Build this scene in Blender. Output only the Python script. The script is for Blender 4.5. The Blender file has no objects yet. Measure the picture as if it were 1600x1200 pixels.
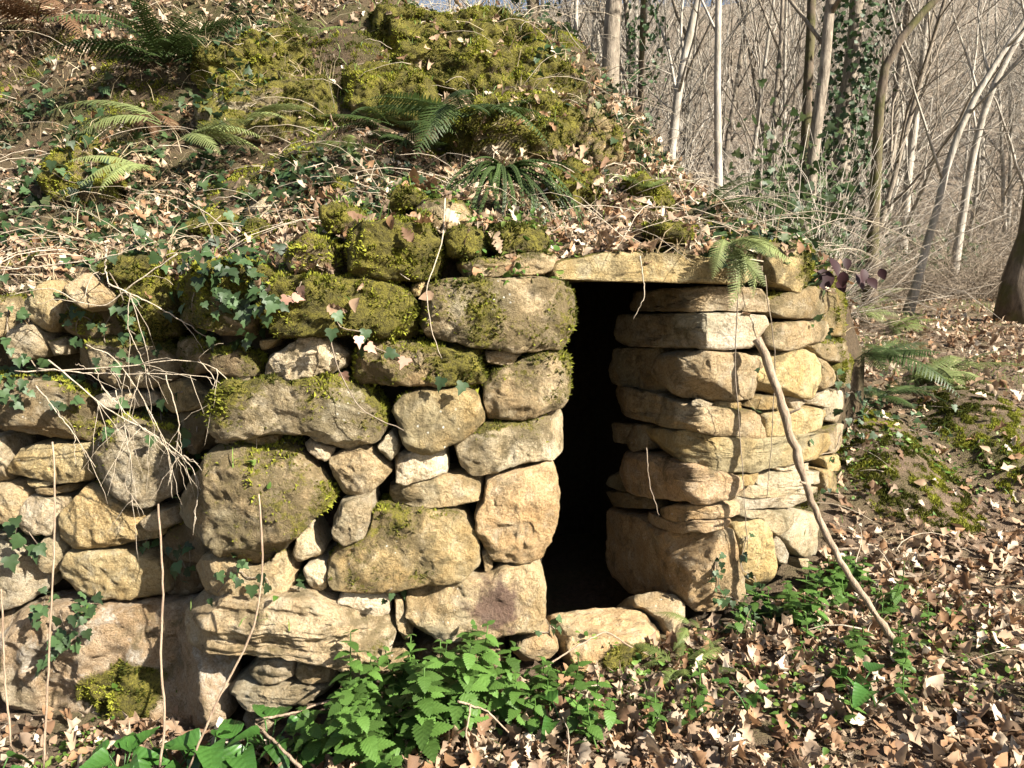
import bpy, math, random
import numpy as np
from mathutils import Vector, Matrix, Euler

SC = bpy.context.scene
COL = SC.collection
rng = np.random.default_rng(11)
random.seed(5)
R = math.radians

# ------------------------------------------------------------------ camera, sky, sun
F_PX, PITCH, CAM_Z = 1180.0, R(-8.2), 1.5
cam_d = bpy.data.cameras.new('camera')
cam = bpy.data.objects.new('camera', cam_d)
COL.objects.link(cam)
cam.location = (0, 0, CAM_Z)
cam.rotation_euler = (R(90) + PITCH, 0, 0)
cam_d.sensor_width = 36.0
cam_d.lens = 36.0 * F_PX / 1600.0
cam_d.clip_start, cam_d.clip_end = 0.05, 2000
SC.camera = cam

SUN_AZ, SUN_EL = R(54), R(36)          # to the right, behind the viewer
SUN = Vector((math.sin(SUN_AZ) * math.cos(SUN_EL), -math.cos(SUN_AZ) * math.cos(SUN_EL), math.sin(SUN_EL)))
world = bpy.data.worlds.new('World')
SC.world = world
world.use_nodes = True
wn = world.node_tree
sky = wn.nodes.new('ShaderNodeTexSky')
sky.sky_type = 'NISHITA'
sky.sun_disc = False
sky.sun_elevation = SUN_EL
sky.sun_rotation = math.atan2(SUN.x, SUN.y)
sky.air_density, sky.dust_density, sky.ozone_density = 1.0, 2.0, 1.0
bg = wn.nodes['Background']
bg.inputs['Strength'].default_value = 0.05
wn.links.new(sky.outputs[0], bg.inputs['Color'])
sl = bpy.data.lights.new('sun', 'SUN')
sl.energy, sl.angle, sl.color = 5.0, R(0.5), (1.0, 0.94, 0.84)
sun = bpy.data.objects.new('sun', sl)
COL.objects.link(sun)
sun.rotation_euler = SUN.to_track_quat('Z', 'Y').to_euler()
sun.location = SUN * 30
vs = SC.view_settings
vs.view_transform, vs.look, vs.gamma, vs.use_curve_mapping = 'Standard', 'None', 1.0, False
vs.exposure = 1.72
SC.cycles.use_denoising = True
SC.cycles.use_adaptive_sampling = True
SC.cycles.adaptive_threshold = 0.025
SC.cycles.max_bounces = 5
SC.cycles.diffuse_bounces = 1
SC.cycles.transparent_max_bounces = 4

# ------------------------------------------------------------------ numeric helpers
def hash3(i, j, k, s):
    n = (i * 374761393 + j * 668265263 + k * 2147483647 + s * 1274126177) & 0xffffffff
    n = ((n ^ (n >> 13)) * 1274126177) & 0xffffffff
    n = ((n ^ (n >> 16)) * 2246822519) & 0xffffffff
    return ((n ^ (n >> 15)) & 0xffffff) / float(0xffffff)

def vnoise(P, s=0):
    P = np.asarray(P, float)
    i = np.floor(P).astype(np.int64)
    f = P - i
    f = f * f * (3 - 2 * f)
    x, y, z = i[..., 0], i[..., 1], i[..., 2]
    u, v, w = f[..., 0], f[..., 1], f[..., 2]
    def L(a, b, t): return a + (b - a) * t
    return L(L(L(hash3(x, y, z, s), hash3(x + 1, y, z, s), u), L(hash3(x, y + 1, z, s), hash3(x + 1, y + 1, z, s), u), v),
             L(L(hash3(x, y, z + 1, s), hash3(x + 1, y, z + 1, s), u), L(hash3(x, y + 1, z + 1, s), hash3(x + 1, y + 1, z + 1, s), u), v), w)

def fbm(P, s=0, o=4):
    t, a, n = 0.0, 0.5, 0.0
    P = np.asarray(P, float)
    for k in range(o):
        t = t + a * vnoise(P * (2.03 ** k) + 17.3 * k, s + k)
        n += a
        a *= 0.5
    return t / n

def smooth(a, b, x):
    t = np.clip((np.asarray(x, float) - a) / (b - a), 0, 1)
    return t * t * (3 - 2 * t)

def unit(v):
    return v / np.maximum(np.linalg.norm(v, axis=-1, keepdims=True), 1e-9)

CP, SP = math.cos(PITCH), math.sin(PITCH)
def ray(px, py):
    xc = (np.asarray(px, float) - 800) / F_PX
    yc = (600 - np.asarray(py, float)) / F_PX
    return np.stack([xc + 0 * yc, CP - yc * SP + 0 * xc, SP + yc * CP + 0 * xc], -1)

def at(px, py, Y):
    d = ray(px, py)
    p = d * (np.asarray(Y, float) / d[..., 1])[..., None]
    p[..., 2] += CAM_Z
    return p

# ------------------------------------------------------------------ object helpers
def new_mesh(name, V, F, mat=None, smoothed=True, attrs=None):
    V = np.asarray(V, np.float32)
    F = np.asarray(F, np.int32)
    me = bpy.data.meshes.new(name)
    me.vertices.add(len(V))
    me.vertices.foreach_set('co', V.ravel())
    k = F.shape[1]
    me.loops.add(F.size)
    me.loops.foreach_set('vertex_index', F.ravel())
    me.polygons.add(len(F))
    me.polygons.foreach_set('loop_start', np.arange(len(F), dtype=np.int32) * k)
    me.polygons.foreach_set('use_smooth', np.full(len(F), smoothed, bool))
    for an, av in (attrs or {}).items():
        av = np.asarray(av, np.float32)
        if av.ndim == 1:
            a = me.attributes.new(an, 'FLOAT', 'POINT')
            a.data.foreach_set('value', av)
        else:
            a = me.attributes.new(an, 'FLOAT_COLOR', 'POINT')
            a.data.foreach_set('color', np.concatenate([av, np.ones((len(av), 1), np.float32)], 1).ravel())
    me.update(calc_edges=True)
    if mat: me.materials.append(mat)
    return me

def link(name, me, parent=None, loc=(0, 0, 0), rot=None, scale=None):
    o = bpy.data.objects.new(name, me)
    COL.objects.link(o)
    o.location = loc
    if rot is not None: o.rotation_euler = rot
    if scale is not None: o.scale = (scale,) * 3 if np.isscalar(scale) else scale
    if parent is not None: o.parent = parent
    return o

def tag(o, label, cat=None, group=None, kind=None):
    o['label'] = label
    if cat: o['category'] = cat
    if group: o['group'] = group
    if kind: o['kind'] = kind
    return o

def thing(name, label, cat, loc=(0, 0, 0), group=None):
    o = bpy.data.objects.new(name, None)
    COL.objects.link(o)
    o.location = loc
    o.empty_display_size = 0.1
    return tag(o, label, cat, group)

def copy_tree(o, parent=None):
    c = o.copy()
    COL.objects.link(c)
    if parent is not None: c.parent = parent
    for ch in KIDS.get(o.name, []):
        copy_tree(ch, c)
    return c
KIDS = {}
def kid(o, parent):
    KIDS.setdefault(parent.name, []).append(o)
    return o

def tubes(P, Rr, S=4):
    """P (N,K,3) centre lines, Rr (N,K) radii -> one vertex and one triangle array."""
    P = np.asarray(P, float)
    Rr = np.asarray(Rr, float)
    N, K, _ = P.shape
    T = np.empty_like(P)
    T[:, 1:-1] = P[:, 2:] - P[:, :-2]
    T[:, 0] = P[:, 1] - P[:, 0]
    T[:, -1] = P[:, -1] - P[:, -2]
    T = unit(T)
    m = unit(P[:, -1] - P[:, 0])
    ref = np.where(np.abs(m[:, 2:3]) > 0.8, np.array([[1.0, 0.21, 0.1]]), np.array([[0.12, 0.1, 1.0]]))[:, None, :]
    A = unit(np.cross(T, np.broadcast_to(ref, T.shape)))
    B = np.cross(T, A)
    a = np.arange(S) * 2 * np.pi / S
    V = P[:, :, None] + Rr[:, :, None, None] * (A[:, :, None] * np.cos(a)[None, None, :, None] + B[:, :, None] * np.sin(a)[None, None, :, None])
    idx = np.arange(N * K * S).reshape(N, K, S)
    q0, q1 = idx[:, :-1], idx[:, 1:]
    q0n, q1n = np.roll(q0, -1, 2), np.roll(q1, -1, 2)
    F = np.concatenate([np.stack([q0, q0n, q1n], -1).reshape(-1, 3), np.stack([q0, q1n, q1], -1).reshape(-1, 3)])
    caps = [np.stack([idx[:, -1, 0], idx[:, -1, i], idx[:, -1, i + 1]], -1) for i in range(1, S - 1)] + \
           [np.stack([idx[:, 0, 0], idx[:, 0, i + 1], idx[:, 0, i]], -1) for i in range(1, S - 1)]
    return V.reshape(-1, 3), np.concatenate([F] + caps)

def merge(parts):
    Vs, Fs, n = [], [], 0
    for V, F in parts:
        Vs.append(V)
        Fs.append(F + n)
        n += len(V)
    return np.concatenate(Vs), np.concatenate(Fs)

def curve_pts(pts, K):
    """smooth resample of a polyline to K points"""
    pts = np.asarray(pts, float)
    t = np.concatenate([[0], np.cumsum(np.linalg.norm(np.diff(pts, axis=0), axis=1))])
    t /= t[-1]
    s = np.linspace(0, 1, K)
    o = np.stack([np.interp(s, t, pts[:, k]) for k in range(pts.shape[1])], -1)
    for _ in range(2):
        o[1:-1] = 0.25 * o[:-2] + 0.5 * o[1:-1] + 0.25 * o[2:]
    return o

def scatter(templates, pos, rot, scl, cols):
    """merge many transformed copies of small templates; templates [(V,F)]"""
    N = len(pos)
    which = rng.integers(0, len(templates), N)
    Vs, Fs, Cs, n = [], [], [], 0
    for k, (V, F) in enumerate(templates):
        m = np.where(which == k)[0]
        if not len(m): continue
        W = np.einsum('nij,vj->nvi', rot[m], V) * scl[m][:, None, None] + pos[m][:, None]
        Vs.append(W.reshape(-1, 3))
        Fs.append((F[None] + (np.arange(len(m)) * len(V))[:, None, None] + n).reshape(-1, 3))
        Cs.append(np.repeat(cols[m], len(V), 0))
        n += len(m) * len(V)
    return np.concatenate(Vs), np.concatenate(Fs), np.concatenate(Cs)

def frames(nrm, spin):
    """rotation matrices whose local z is nrm, turned by spin"""
    z = unit(nrm)
    ref = np.where(np.abs(z[:, 0:1]) > 0.8, np.array([[0, 1.0, 0]]), np.array([[1.0, 0, 0]]))
    y = unit(np.cross(z, ref))
    x = np.cross(y, z)
    c, s = np.cos(spin)[:, None], np.sin(spin)[:, None]
    return np.stack([x * c + y * s, -x * s + y * c, z], -1)

# ------------------------------------------------------------------ materials
class NT:
    def __init__(self, name):
        self.m = bpy.data.materials.new(name)
        self.m.use_nodes = True
        self.t = self.m.node_tree
        self.b = self.t.nodes['Principled BSDF']
        self.out = self.t.nodes['Material Output']
        self.b.inputs['Roughness'].default_value = 0.9
        self.b.inputs['Specular IOR Level'].default_value = 0.25
    def n(self, typ, **kw):
        nd = self.t.nodes.new(typ)
        for k, v in kw.items():
            if k.startswith('_'): setattr(nd, k[1:], v)
            else: self.set(nd.inputs[k.replace('__', ' ')], v)
        return nd
    def set(self, inp, v):
        if hasattr(v, 'links') or isinstance(v, bpy.types.NodeSocket): self.t.links.new(v, inp)
        else: inp.default_value = v
    def noise(self, vec, scale, detail=4, rough=0.55, dist=0.0):
        nd = self.n('ShaderNodeTexNoise', Scale=scale, Detail=detail, Roughness=rough, Distortion=dist)
        if vec is not None: self.t.links.new(vec, nd.inputs['Vector'])
        return nd.outputs['Fac']
    def ramp(self, fac, stops):
        nd = self.n('ShaderNodeValToRGB')
        self.t.links.new(fac, nd.inputs[0])
        e = nd.color_ramp.elements
        while len(e) < len(stops): e.new(0.5)
        for el, (p, c) in zip(e, stops):
            el.position = p
            el.color = (c, c, c, 1) if np.isscalar(c) else (*c, 1)
        return nd.outputs[0]
    def mix(self, fac, a, b, mode='MIX'):
        nd = self.n('ShaderNodeMix', _data_type='RGBA', _blend_type=mode)
        self.set(nd.inputs['Factor'], fac)
        for s, v in ((6, a), (7, b)):
            if isinstance(v, tuple): v = (*v, 1)
            self.set(nd.inputs[s], v)
        return nd.outputs[2]
    def math(self, op, a, b=0.0, clamp=False):
        nd = self.n('ShaderNodeMath', _operation=op, _use_clamp=clamp)
        self.set(nd.inputs[0], a)
        self.set(nd.inputs[1], b)
        return nd.outputs[0]
    def bump(self, h, strength, dist):
        nd = self.n('ShaderNodeBump', Strength=strength, Distance=dist)
        self.t.links.new(h, nd.inputs['Height'])
        self.t.links.new(nd.outputs[0], self.b.inputs['Normal'])

def offset_coords(T):
    tc = T.n('ShaderNodeTexCoord')
    oi = T.n('ShaderNodeObjectInfo')
    off = T.math('MULTIPLY', oi.outputs['Random'], 37.0)
    add = T.n('ShaderNodeVectorMath', _operation='ADD')
    T.t.links.new(tc.outputs['Object'], add.inputs[0])
    T.t.links.new(off, add.inputs[1])
    return add.outputs[0], oi

def mat_stone(name, stain=None, plaster=False):
    T = NT(name)
    v, oi = offset_coords(T)
    moss = T.n('ShaderNodeAttribute', _attribute_name='moss').outputs['Fac']
    big = T.noise(v, 3.2, 4, 0.6, 0.6)
    mid = T.noise(v, 13, 6, 0.65, 0.3)
    fine = T.noise(v, 95, 5, 0.7)
    grain = T.noise(v, 380, 2, 0.6)
    base = oi.outputs['Color']
    c = T.mix(T.ramp(big, [(0.3, 0.0), (0.7, 1.0)]), T.mix(1.0, base, (0.70, 0.62, 0.50), 'MULTIPLY'), T.mix(1.0, base, (1.20, 1.18, 1.14), 'MULTIPLY'))
    c = T.mix(T.ramp(mid, [(0.44, 0.0), (0.72, 0.5)]), c, T.mix(1.0, base, (1.0, 0.80, 0.52), 'MULTIPLY'))      # iron staining
    c = T.mix(T.ramp(mid, [(0.30, 0.7), (0.46, 0.0)]), c, T.mix(0.5, base, (0.60, 0.54, 0.42)))                                       # leached pale patches
    if plaster:
        pl = T.ramp(T.noise(v, 3.3, 6, 0.7, 0.4), [(0.55, 0.0), (0.62, 0.9)])
        c = T.mix(pl, c, T.mix(fine, (0.40, 0.34, 0.26), (0.60, 0.55, 0.46)))
    c = T.mix(T.ramp(fine, [(0.34, 0.75), (0.56, 0.0)]), c, T.mix(1.0, c, (0.5, 0.44, 0.36), 'MULTIPLY'))
    c = T.mix(T.ramp(grain, [(0.36, 0.5), (0.56, 0.0)]), c, T.mix(1.0, c, (0.6, 0.55, 0.5), 'MULTIPLY'))
    c = T.mix(T.ramp(T.noise(v, 2.1, 4, 0.6, 0.3), [(0.54, 0.0), (0.66, 0.5)]), c, T.mix(fine, (0.20, 0.19, 0.12), (0.36, 0.34, 0.24)))      # grey-green lichen
    # dark crust and algae, more on weathered stones
    crust = T.math('ADD', T.noise(v, 6.5, 5, 0.72, 0.5), T.math('MULTIPLY', moss, 0.40))
    c = T.mix(T.ramp(crust, [(0.53, 0.0), (0.66, 0.80)]), c, T.mix(fine, (0.070, 0.054, 0.026), (0.17, 0.13, 0.062)))
    # pale lichen specks
    lv = T.n('ShaderNodeTexVoronoi', Scale=34.0)
    T.t.links.new(v, lv.inputs['Vector'])
    lf = T.math('MULTIPLY', T.ramp(lv.outputs['Distance'], [(0.10, 1.0), (0.17, 0.0)]), T.ramp(T.noise(v, 4.2, 3, 0.6), [(0.60, 0.0), (0.68, 1.0)]))
    c = T.mix(lf, c, (0.62, 0.60, 0.52))
    if stain:
        tc = T.n('ShaderNodeTexCoord')
        d = T.n('ShaderNodeVectorMath', _operation='DISTANCE')
        T.t.links.new(tc.outputs['Object'], d.inputs[0])
        d.inputs[1].default_value = stain
        sf = T.math('ADD', d.outputs['Value'], T.math('MULTIPLY', T.math('SUBTRACT', T.noise(v, 11, 5, 0.7), 0.5), 0.28))
        c = T.mix(T.ramp(sf, [(0.085, 0.86), (0.15, 0.0)]), c, T.mix(mid, (0.055, 0.028, 0.026), (0.13, 0.075, 0.06)))
    # moss film
    mf = T.math('ADD', moss, T.math('MULTIPLY', T.math('SUBTRACT', T.noise(v, 46, 5, 0.8), 0.5), 1.7))
    mcol = T.mix(T.ramp(mid, [(0.35, 0.0), (0.65, 1.0)]), (0.065, 0.056, 0.012), (0.22, 0.195, 0.026))
    mcol = T.mix(T.ramp(fine, [(0.36, 0.85), (0.56, 0.0)]), mcol, (0.028, 0.026, 0.006))
    c = T.mix(T.ramp(mf, [(0.43, 0.0), (0.60, 0.92)]), c, mcol)
    T.t.links.new(c, T.b.inputs['Base Color'])
    h = T.math('ADD', T.math('MULTIPLY', mid, 1.6), T.math('ADD', T.math('MULTIPLY', fine, 0.8), T.math('MULTIPLY', grain, 0.25)))
    T.bump(h, 1.0, 0.018)
    return T.m

def mat_leafy(name, col=None, spread=0.35, rough=0.55, trans=0.3, attr=None, spec=0.35, vein=False):
    """leaf: colour of its own (object colour when col is None, else col varied), some light passing through"""
    T = NT(name)
    tc = T.n('ShaderNodeTexCoord')
    oi = T.n('ShaderNodeObjectInfo')
    if attr: base = T.n('ShaderNodeAttribute', _attribute_name=attr).outputs['Color']
    elif col is None: base = oi.outputs['Color']
    else: base = T.mix(oi.outputs['Random'], tuple(x * (1 - spread) for x in col), tuple(x * (1 + spread) for x in col))
    nz = T.noise(tc.outputs['Object'], 22, 4, 0.65)
    c = T.mix(nz, T.mix(1.0, base, (0.62, 0.60, 0.55), 'MULTIPLY'), T.mix(1.0, base, (1.3, 1.3, 1.25), 'MULTIPLY'))
    if vein:
        sp = T.n('ShaderNodeSeparateXYZ')
        T.t.links.new(tc.outputs['Object'], sp.inputs[0])
        ax = T.math('ABSOLUTE', sp.outputs[0])
        sw = T.math('SINE', T.math('MULTIPLY', T.math('SUBTRACT', sp.outputs[1], T.math('MULTIPLY', ax, 0.9)), 40.0))
        vn_ = T.math('MAXIMUM', T.ramp(sw, [(0.80, 0.0), (0.98, 1.0)]), T.ramp(ax, [(0.008, 1.0), (0.022, 0.0)]))
        c = T.mix(T.math('MULTIPLY', vn_, 0.30), c, T.mix(1.0, base, (1.5, 1.35, 1.4), 'MULTIPLY'))
        T.bump(T.math('MULTIPLY', sw, -1.0), 0.12, 0.012)
    T.t.links.new(c, T.b.inputs['Base Color'])
    T.b.inputs['Roughness'].default_value = rough
    T.b.inputs['Specular IOR Level'].default_value = spec
    tr = T.n('ShaderNodeBsdfTranslucent')
    T.t.links.new(c, tr.inputs['Color'])
    ms = T.n('ShaderNodeMixShader')
    ms.inputs[0].default_value = trans
    T.t.links.new(T.b.outputs[0], ms.inputs[1])
    T.t.links.new(tr.outputs[0], ms.inputs[2])
    T.t.links.new(ms.outputs[0], T.out.inputs['Surface'])
    return T.m

def mat_bark(name, a, b, scale=18.0, moss=0.0):
    T = NT(name)
    tc = T.n('ShaderNodeTexCoord')
    mp = T.n('ShaderNodeMapping')
    mp.inputs['Scale'].default_value = (1, 1, 0.28)
    T.t.links.new(tc.outputs['Object'], mp.inputs[0])
    n1 = T.noise(mp.outputs[0], scale, 6, 0.7, 0.4)
    n2 = T.noise(tc.outputs['Object'], 2.4, 4, 0.6)
    c = T.mix(T.ramp(n1, [(0.32, 0.0), (0.66, 1.0)]), a, b)
    c = T.mix(T.ramp(n2, [(0.45, 0.0), (0.65, 0.6)]), c, T.mix(1.0, c, (0.72, 0.72, 0.66), 'MULTIPLY'))
    if moss: c = T.mix(T.ramp(n2, [(0.5 - moss, 0.0), (0.62, 0.8)]), c, (0.07, 0.075, 0.015))
    T.t.links.new(c, T.b.inputs['Base Color'])
    T.bump(n1, 0.8, 0.02)
    return T.m

def mat_soil(name, a, b, c3=None):
    T = NT(name)
    g = T.n('ShaderNodeTexCoord').outputs['Object']
    n1 = T.noise(g, 1.7, 6, 0.65, 0.3)
    n2 = T.noise(g, 28, 6, 0.75)
    n3 = T.noise(g, 120, 3, 0.7)
    c = T.mix(T.ramp(n2, [(0.3, 0.0), (0.7, 1.0)]), a, b)
    if c3: c = T.mix(T.ramp(n1, [(0.45, 0.0), (0.65, 0.8)]), c, c3)
    c = T.mix(T.ramp(n3, [(0.3, 0.6), (0.55, 0.0)]), c, T.mix(1.0, c, (0.45, 0.42, 0.4), 'MULTIPLY'))
    T.t.links.new(c, T.b.inputs['Base Color'])
    T.bump(T.math('ADD', n2, T.math('MULTIPLY', n3, 0.5)), 0.9, 0.03)
    return T.m

M_STONE = mat_stone('sandstone')
M_PLASTER = mat_stone('sandstone_with_old_render', plaster=True)
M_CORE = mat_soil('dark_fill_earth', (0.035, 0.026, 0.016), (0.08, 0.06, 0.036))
M_SOIL = mat_soil('woodland_soil', (0.07, 0.048, 0.03), (0.23, 0.16, 0.105), (0.11, 0.095, 0.04))
M_BANK = mat_soil('bank_soil', (0.045, 0.032, 0.018), (0.13, 0.09, 0.05), (0.06, 0.062, 0.016))
M_HILL = mat_soil('hill_brush', (0.10, 0.076, 0.054), (0.28, 0.225, 0.165))
M_MOSS = mat_leafy('moss_tufts', attr='col', trans=0.25, rough=0.8, spec=0.1)
M_LITTER = mat_leafy('litter_leaf', attr='col', trans=0.18, rough=0.7, spec=0.2)
M_DEAD = mat_leafy('dead_oak_leaf', trans=0.18, rough=0.7, spec=0.2)
M_NETTLE = mat_leafy('nettle_leaf', (0.075, 0.15, 0.03), 0.45, 0.55, 0.32, spec=0.3, vein=True)
M_IVY = mat_leafy('ivy_leaf', (0.036, 0.066, 0.024), 0.5, 0.5, 0.12, spec=0.3)
M_IVYPINK = mat_leafy('pink_ivy_leaf', (0.42, 0.25, 0.19), 0.2, 0.5, 0.2)
M_ARUM = mat_leafy('arum_leaf', (0.04, 0.105, 0.02), 0.4, 0.4, 0.22, spec=0.45, vein=True)
M_FERN = mat_leafy('fern_green', (0.13, 0.17, 0.048), 0.35, 0.6, 0.35)
M_FERND = mat_leafy('fern_dark', (0.05, 0.08, 0.022), 0.35, 0.5, 0.3)
M_FERNP = mat_leafy('fern_pale', (0.21, 0.25, 0.095), 0.25, 0.6, 0.35)
M_FERNB = mat_leafy('fern_brown', (0.11, 0.06, 0.03), 0.35, 0.8, 0.2)
M_PURPLE = mat_leafy('dark_bramble_leaf', (0.035, 0.014, 0.016), 0.3, 0.55, 0.1, spec=0.15)
M_GRASS = mat_leafy('grass_blades', attr='col', trans=0.35, rough=0.6)
M_HERB = mat_leafy('herb_leaves', attr='col', trans=0.3, rough=0.5)
M_TWIG = mat_bark('dry_twig', (0.30, 0.24, 0.17), (0.55, 0.47, 0.36), 30)
M_TWIGB = mat_bark('brown_twig', (0.14, 0.108, 0.075), (0.34, 0.275, 0.205), 30)
M_STICK = mat_bark('weathered_branch', (0.16, 0.115, 0.075), (0.40, 0.31, 0.22), 40)
M_STUMP = mat_bark('rotten_stump', (0.022, 0.016, 0.011), (0.085, 0.06, 0.04), 26, 0.08)
M_STALK = mat_bark('dead_stalk', (0.22, 0.15, 0.10), (0.40, 0.30, 0.21), 30)
M_BARK = mat_bark('grey_bark', (0.085, 0.068, 0.05), (0.34, 0.285, 0.22), 22)
M_BARKL = mat_bark('pale_bark', (0.20, 0.175, 0.14), (0.45, 0.405, 0.34), 12)
M_TWIGG = mat_bark('grey_twig', (0.24, 0.205, 0.165), (0.50, 0.445, 0.37), 30)
M_BARKD = mat_bark('dark_bark', (0.055, 0.042, 0.03), (0.17, 0.13, 0.09), 16, 0.05)

# ------------------------------------------------------------------ terrain
WPX = [-400, 0, 150, 285, 312, 335, 500, 700, 850, 900]
WY = [3.35, 3.16, 3.10, 3.06, 2.96, 2.82, 2.76, 2.83, 2.92, 2.97]
RPX = [930, 962, 1080, 1090, 1140, 1190, 1240, 1280, 1310, 1330, 1400]
RY = [4.2, 4.0, 3.225, 3.215, 3.26, 3.34, 3.5, 3.75, 4.1, 4.5, 5.0]
def wallY(px):
    px = np.asarray(px, float)
    return np.where(px < 915, np.interp(px, WPX, WY), np.interp(px, RPX, RY))
# plan line of the wall faces, as y(x)
_lx = [(p - 800) / F_PX * y for p, y in zip(WPX, WY)] + [(p - 800) / F_PX * y for p, y in zip(RPX[3:], RY[3:])]
_ly = WY + RY[3:]
def yw(x):
    return np.interp(x, [-9.0] + _lx, [4.6] + _ly)

def ground_z(x, y):
    x, y = np.asarray(x, float), np.asarray(y, float)
    z = -0.12 + 0.07 * np.clip(x, -3, 2) - 0.10 * smooth(-0.4, -1.2, x) * smooth(1.6, 2.3, y)
    z = z - 0.28 * smooth(3.25, 3.5, y) * smooth(.05, .25, x) * smooth(1.05, .85, x) * smooth(6, 5.4, y)
    z = z + 0.68 * smooth(3.5, 5.6, y) * smooth(0.9, 1.8, x) + 0.085 * np.clip(y - 5.4, 0, 22)
    z = z + 0.43 * np.clip(y - 24, 0, 70) + 0.05 * np.clip(x - 6, 0, 30) * smooth(6, 20, y)
    P = np.stack([x, y, 0 * x], -1)
    z = z + 0.10 * (fbm(P * 1.3, 3) - 0.5) * smooth(0, 3, y) + 0.05 * (fbm(P * 5, 5, 3) - 0.5)
    for cx_, cy_, a_, b_ in ((2.32, 4.45, .36, .6), (3.1, 4.75, .4, .55)):
        z = z + .16 * smooth(1.25, .1, np.hypot((x - cx_) / a_, (y - cy_) / b_))
    return z + 2.2 * (fbm(P * 0.09, 8, 3) - 0.5) * smooth(14, 40, y)

FD = [-1, 0, 0.5, 1.0, 1.5, 2.0, 2.6, 3.2, 5.0, 8.0, 14.0]
FZ = [0, 0, 0.17, 0.40, 0.66, 1.10, 1.62, 1.78, 1.90, 2.0, 2.2]
def bank_z(x, y):
    x, y = np.asarray(x, float), np.asarray(y, float)
    zt = 1.36 + 0.23 * smooth(-1.5, -0.85, x)
    left = smooth(-0.4, -1.5, x)
    d = y - np.interp(x, [-9, -2.2, -0.9, 0.3, 1.1, 1.5, 2.0], [4.7, 3.25, 3.05, 3.1, 3.45, 3.85, 4.6])
    f = np.interp(d, FD, FZ) * (1 + 0.42 * left) + left * 0.16 * np.clip(d - 3.2, 0, 20)
    P = np.stack([x, y, 0 * x], -1)
    z = zt + f + (0.22 * (fbm(P * 1.7, 21) - 0.5) + 0.09 * (fbm(P * 6, 22, 3) - 0.5)) * smooth(0.0, 0.5, d)
    edge = np.where(x < 1.16, 3.4 - 2.0 * (x - 0.41), 1.9 - 0.5 * (x - 1.16))
    edge = np.where(x > 1.95, 1.505 - 1.5 * (x - 1.95), edge) + 0.16 * (fbm(P * 2.3, 25) - 0.5)
    k = 0.25
    h = np.clip(0.5 + 0.5 * (edge - z) / k, 0, 1)
    return edge * (1 - h) + z * h - k * h * (1 - h)

def sheet(X, Y, Z, keep=None):
    n, m = X.shape
    V = np.stack([X, Y, Z], -1).reshape(-1, 3)
    i = np.arange(n * m).reshape(n, m)
    F = np.stack([i[:-1, :-1], i[1:, :-1], i[1:, 1:], i[:-1, 1:]], -1).reshape(-1, 4)
    return V, F

gx = np.concatenate([np.linspace(-160, -9, 20), np.linspace(-8, -2.6, 20), np.linspace(-2.5, 4.5, 150), np.linspace(4.6, 14, 60), np.linspace(15, 160, 40)])
gy = np.concatenate([np.linspace(-60, -1, 10), np.linspace(0, 1.5, 8), np.linspace(1.6, 6, 105), np.linspace(6.1, 14, 70), np.linspace(14.5, 34, 50), np.linspace(36, 260, 50)])
X, Y = np.meshgrid(gx, gy, indexing='ij')
V, F = sheet(X, Y, ground_z(X, Y))
gm = new_mesh('ground', V, F, M_SOIL)
gm.materials.append(M_HILL)
gm.polygons.foreach_set('material_index', (V[F].mean(1)[:, 1] > 20).astype(np.int32))
ground = link('ground', gm)
tag(ground, 'woodland floor of brown soil rising towards the wooded hill', 'ground', kind='structure')

bx = np.concatenate([np.linspace(-9, -2.8, 40), np.linspace(-2.7, 2.5, 150)])
bd = np.concatenate([np.linspace(0, 4.0, 110), np.linspace(4.1, 14, 50)])
X, D = np.meshgrid(bx, bd, indexing='ij')
Y = yw(X) + 0.12 + D
Z = bank_z(X, Y)
Z = np.where(X > 2.3, np.minimum(Z, ground_z(X, Y) - 0.05), Z)
drop = np.where(bx > 1.45, 2.2, np.where((bx > -.1) & (bx < 1.1), .12, .5))
X, Y = np.concatenate([X[:, :1], X], 1), np.concatenate([Y[:, :1] + .01, Y], 1)      # earth face below the front edge
Z = np.concatenate([np.maximum(Z[:, :1] - drop[:, None], np.minimum(Z[:, :1] - .01, ground_z(X[:, :1], Y[:, :1]) - .1)), Z], 1)
V, F = sheet(X, Y, Z)
bank = link('hillside', new_mesh('hillside', V, F, M_BANK))
tag(bank, 'earth bank sloping up over and behind the stone hut', 'hillside', kind='structure')
bpy.context.view_layer.update()
DG = bpy.context.evaluated_depsgraph_get()
def cast(o, d, far=60):
    h, loc, nrm, fi, ob, mx = SC.ray_cast(DG, Vector(o), Vector(d).normalized(), distance=far)
    return (np.array(loc), np.array(nrm), ob) if h else None
def cast_px(px, py):
    return cast((0, 0, CAM_Z), ray(px, py))
def refresh():
    global DG
    bpy.context.view_layer.update()
    DG = bpy.context.evaluated_depsgraph_get()

# ------------------------------------------------------------------ stones
Z1 = (0, 0, 0.375); Z2 = (500, 0, 0.375); Z4 = (0, 400, 0.375); Z5 = (500, 400, 0.375)
Z7 = (0, 750, 0.375); Z8 = (500, 750, 0.375); ZQ = (900, 400, 450 / 1588); ZR = (900, 700, 450 / 1588); ZP = (0, 0, 1.0)
TINT = dict(tan=(.45, .37, .24), ochre=(.43, .34, .18), grey=(.42, .375, .28), pale=(.55, .49, .375), orange=(.49, .375, .24),
            dark=(.20, .16, .10), yellow=(.48, .395, .22), brown=(.31, .255, .16), pink=(.38, .295, .195))
NANG = ([930, 1074, 1092, 1140, 1190, 1240, 1290, 1330, 1400], [-68, -62, 4, 20, 27, 38, 52, 66, 72])
MOSSY = []          # (verts, faces, moss) kept for the tufts

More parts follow.
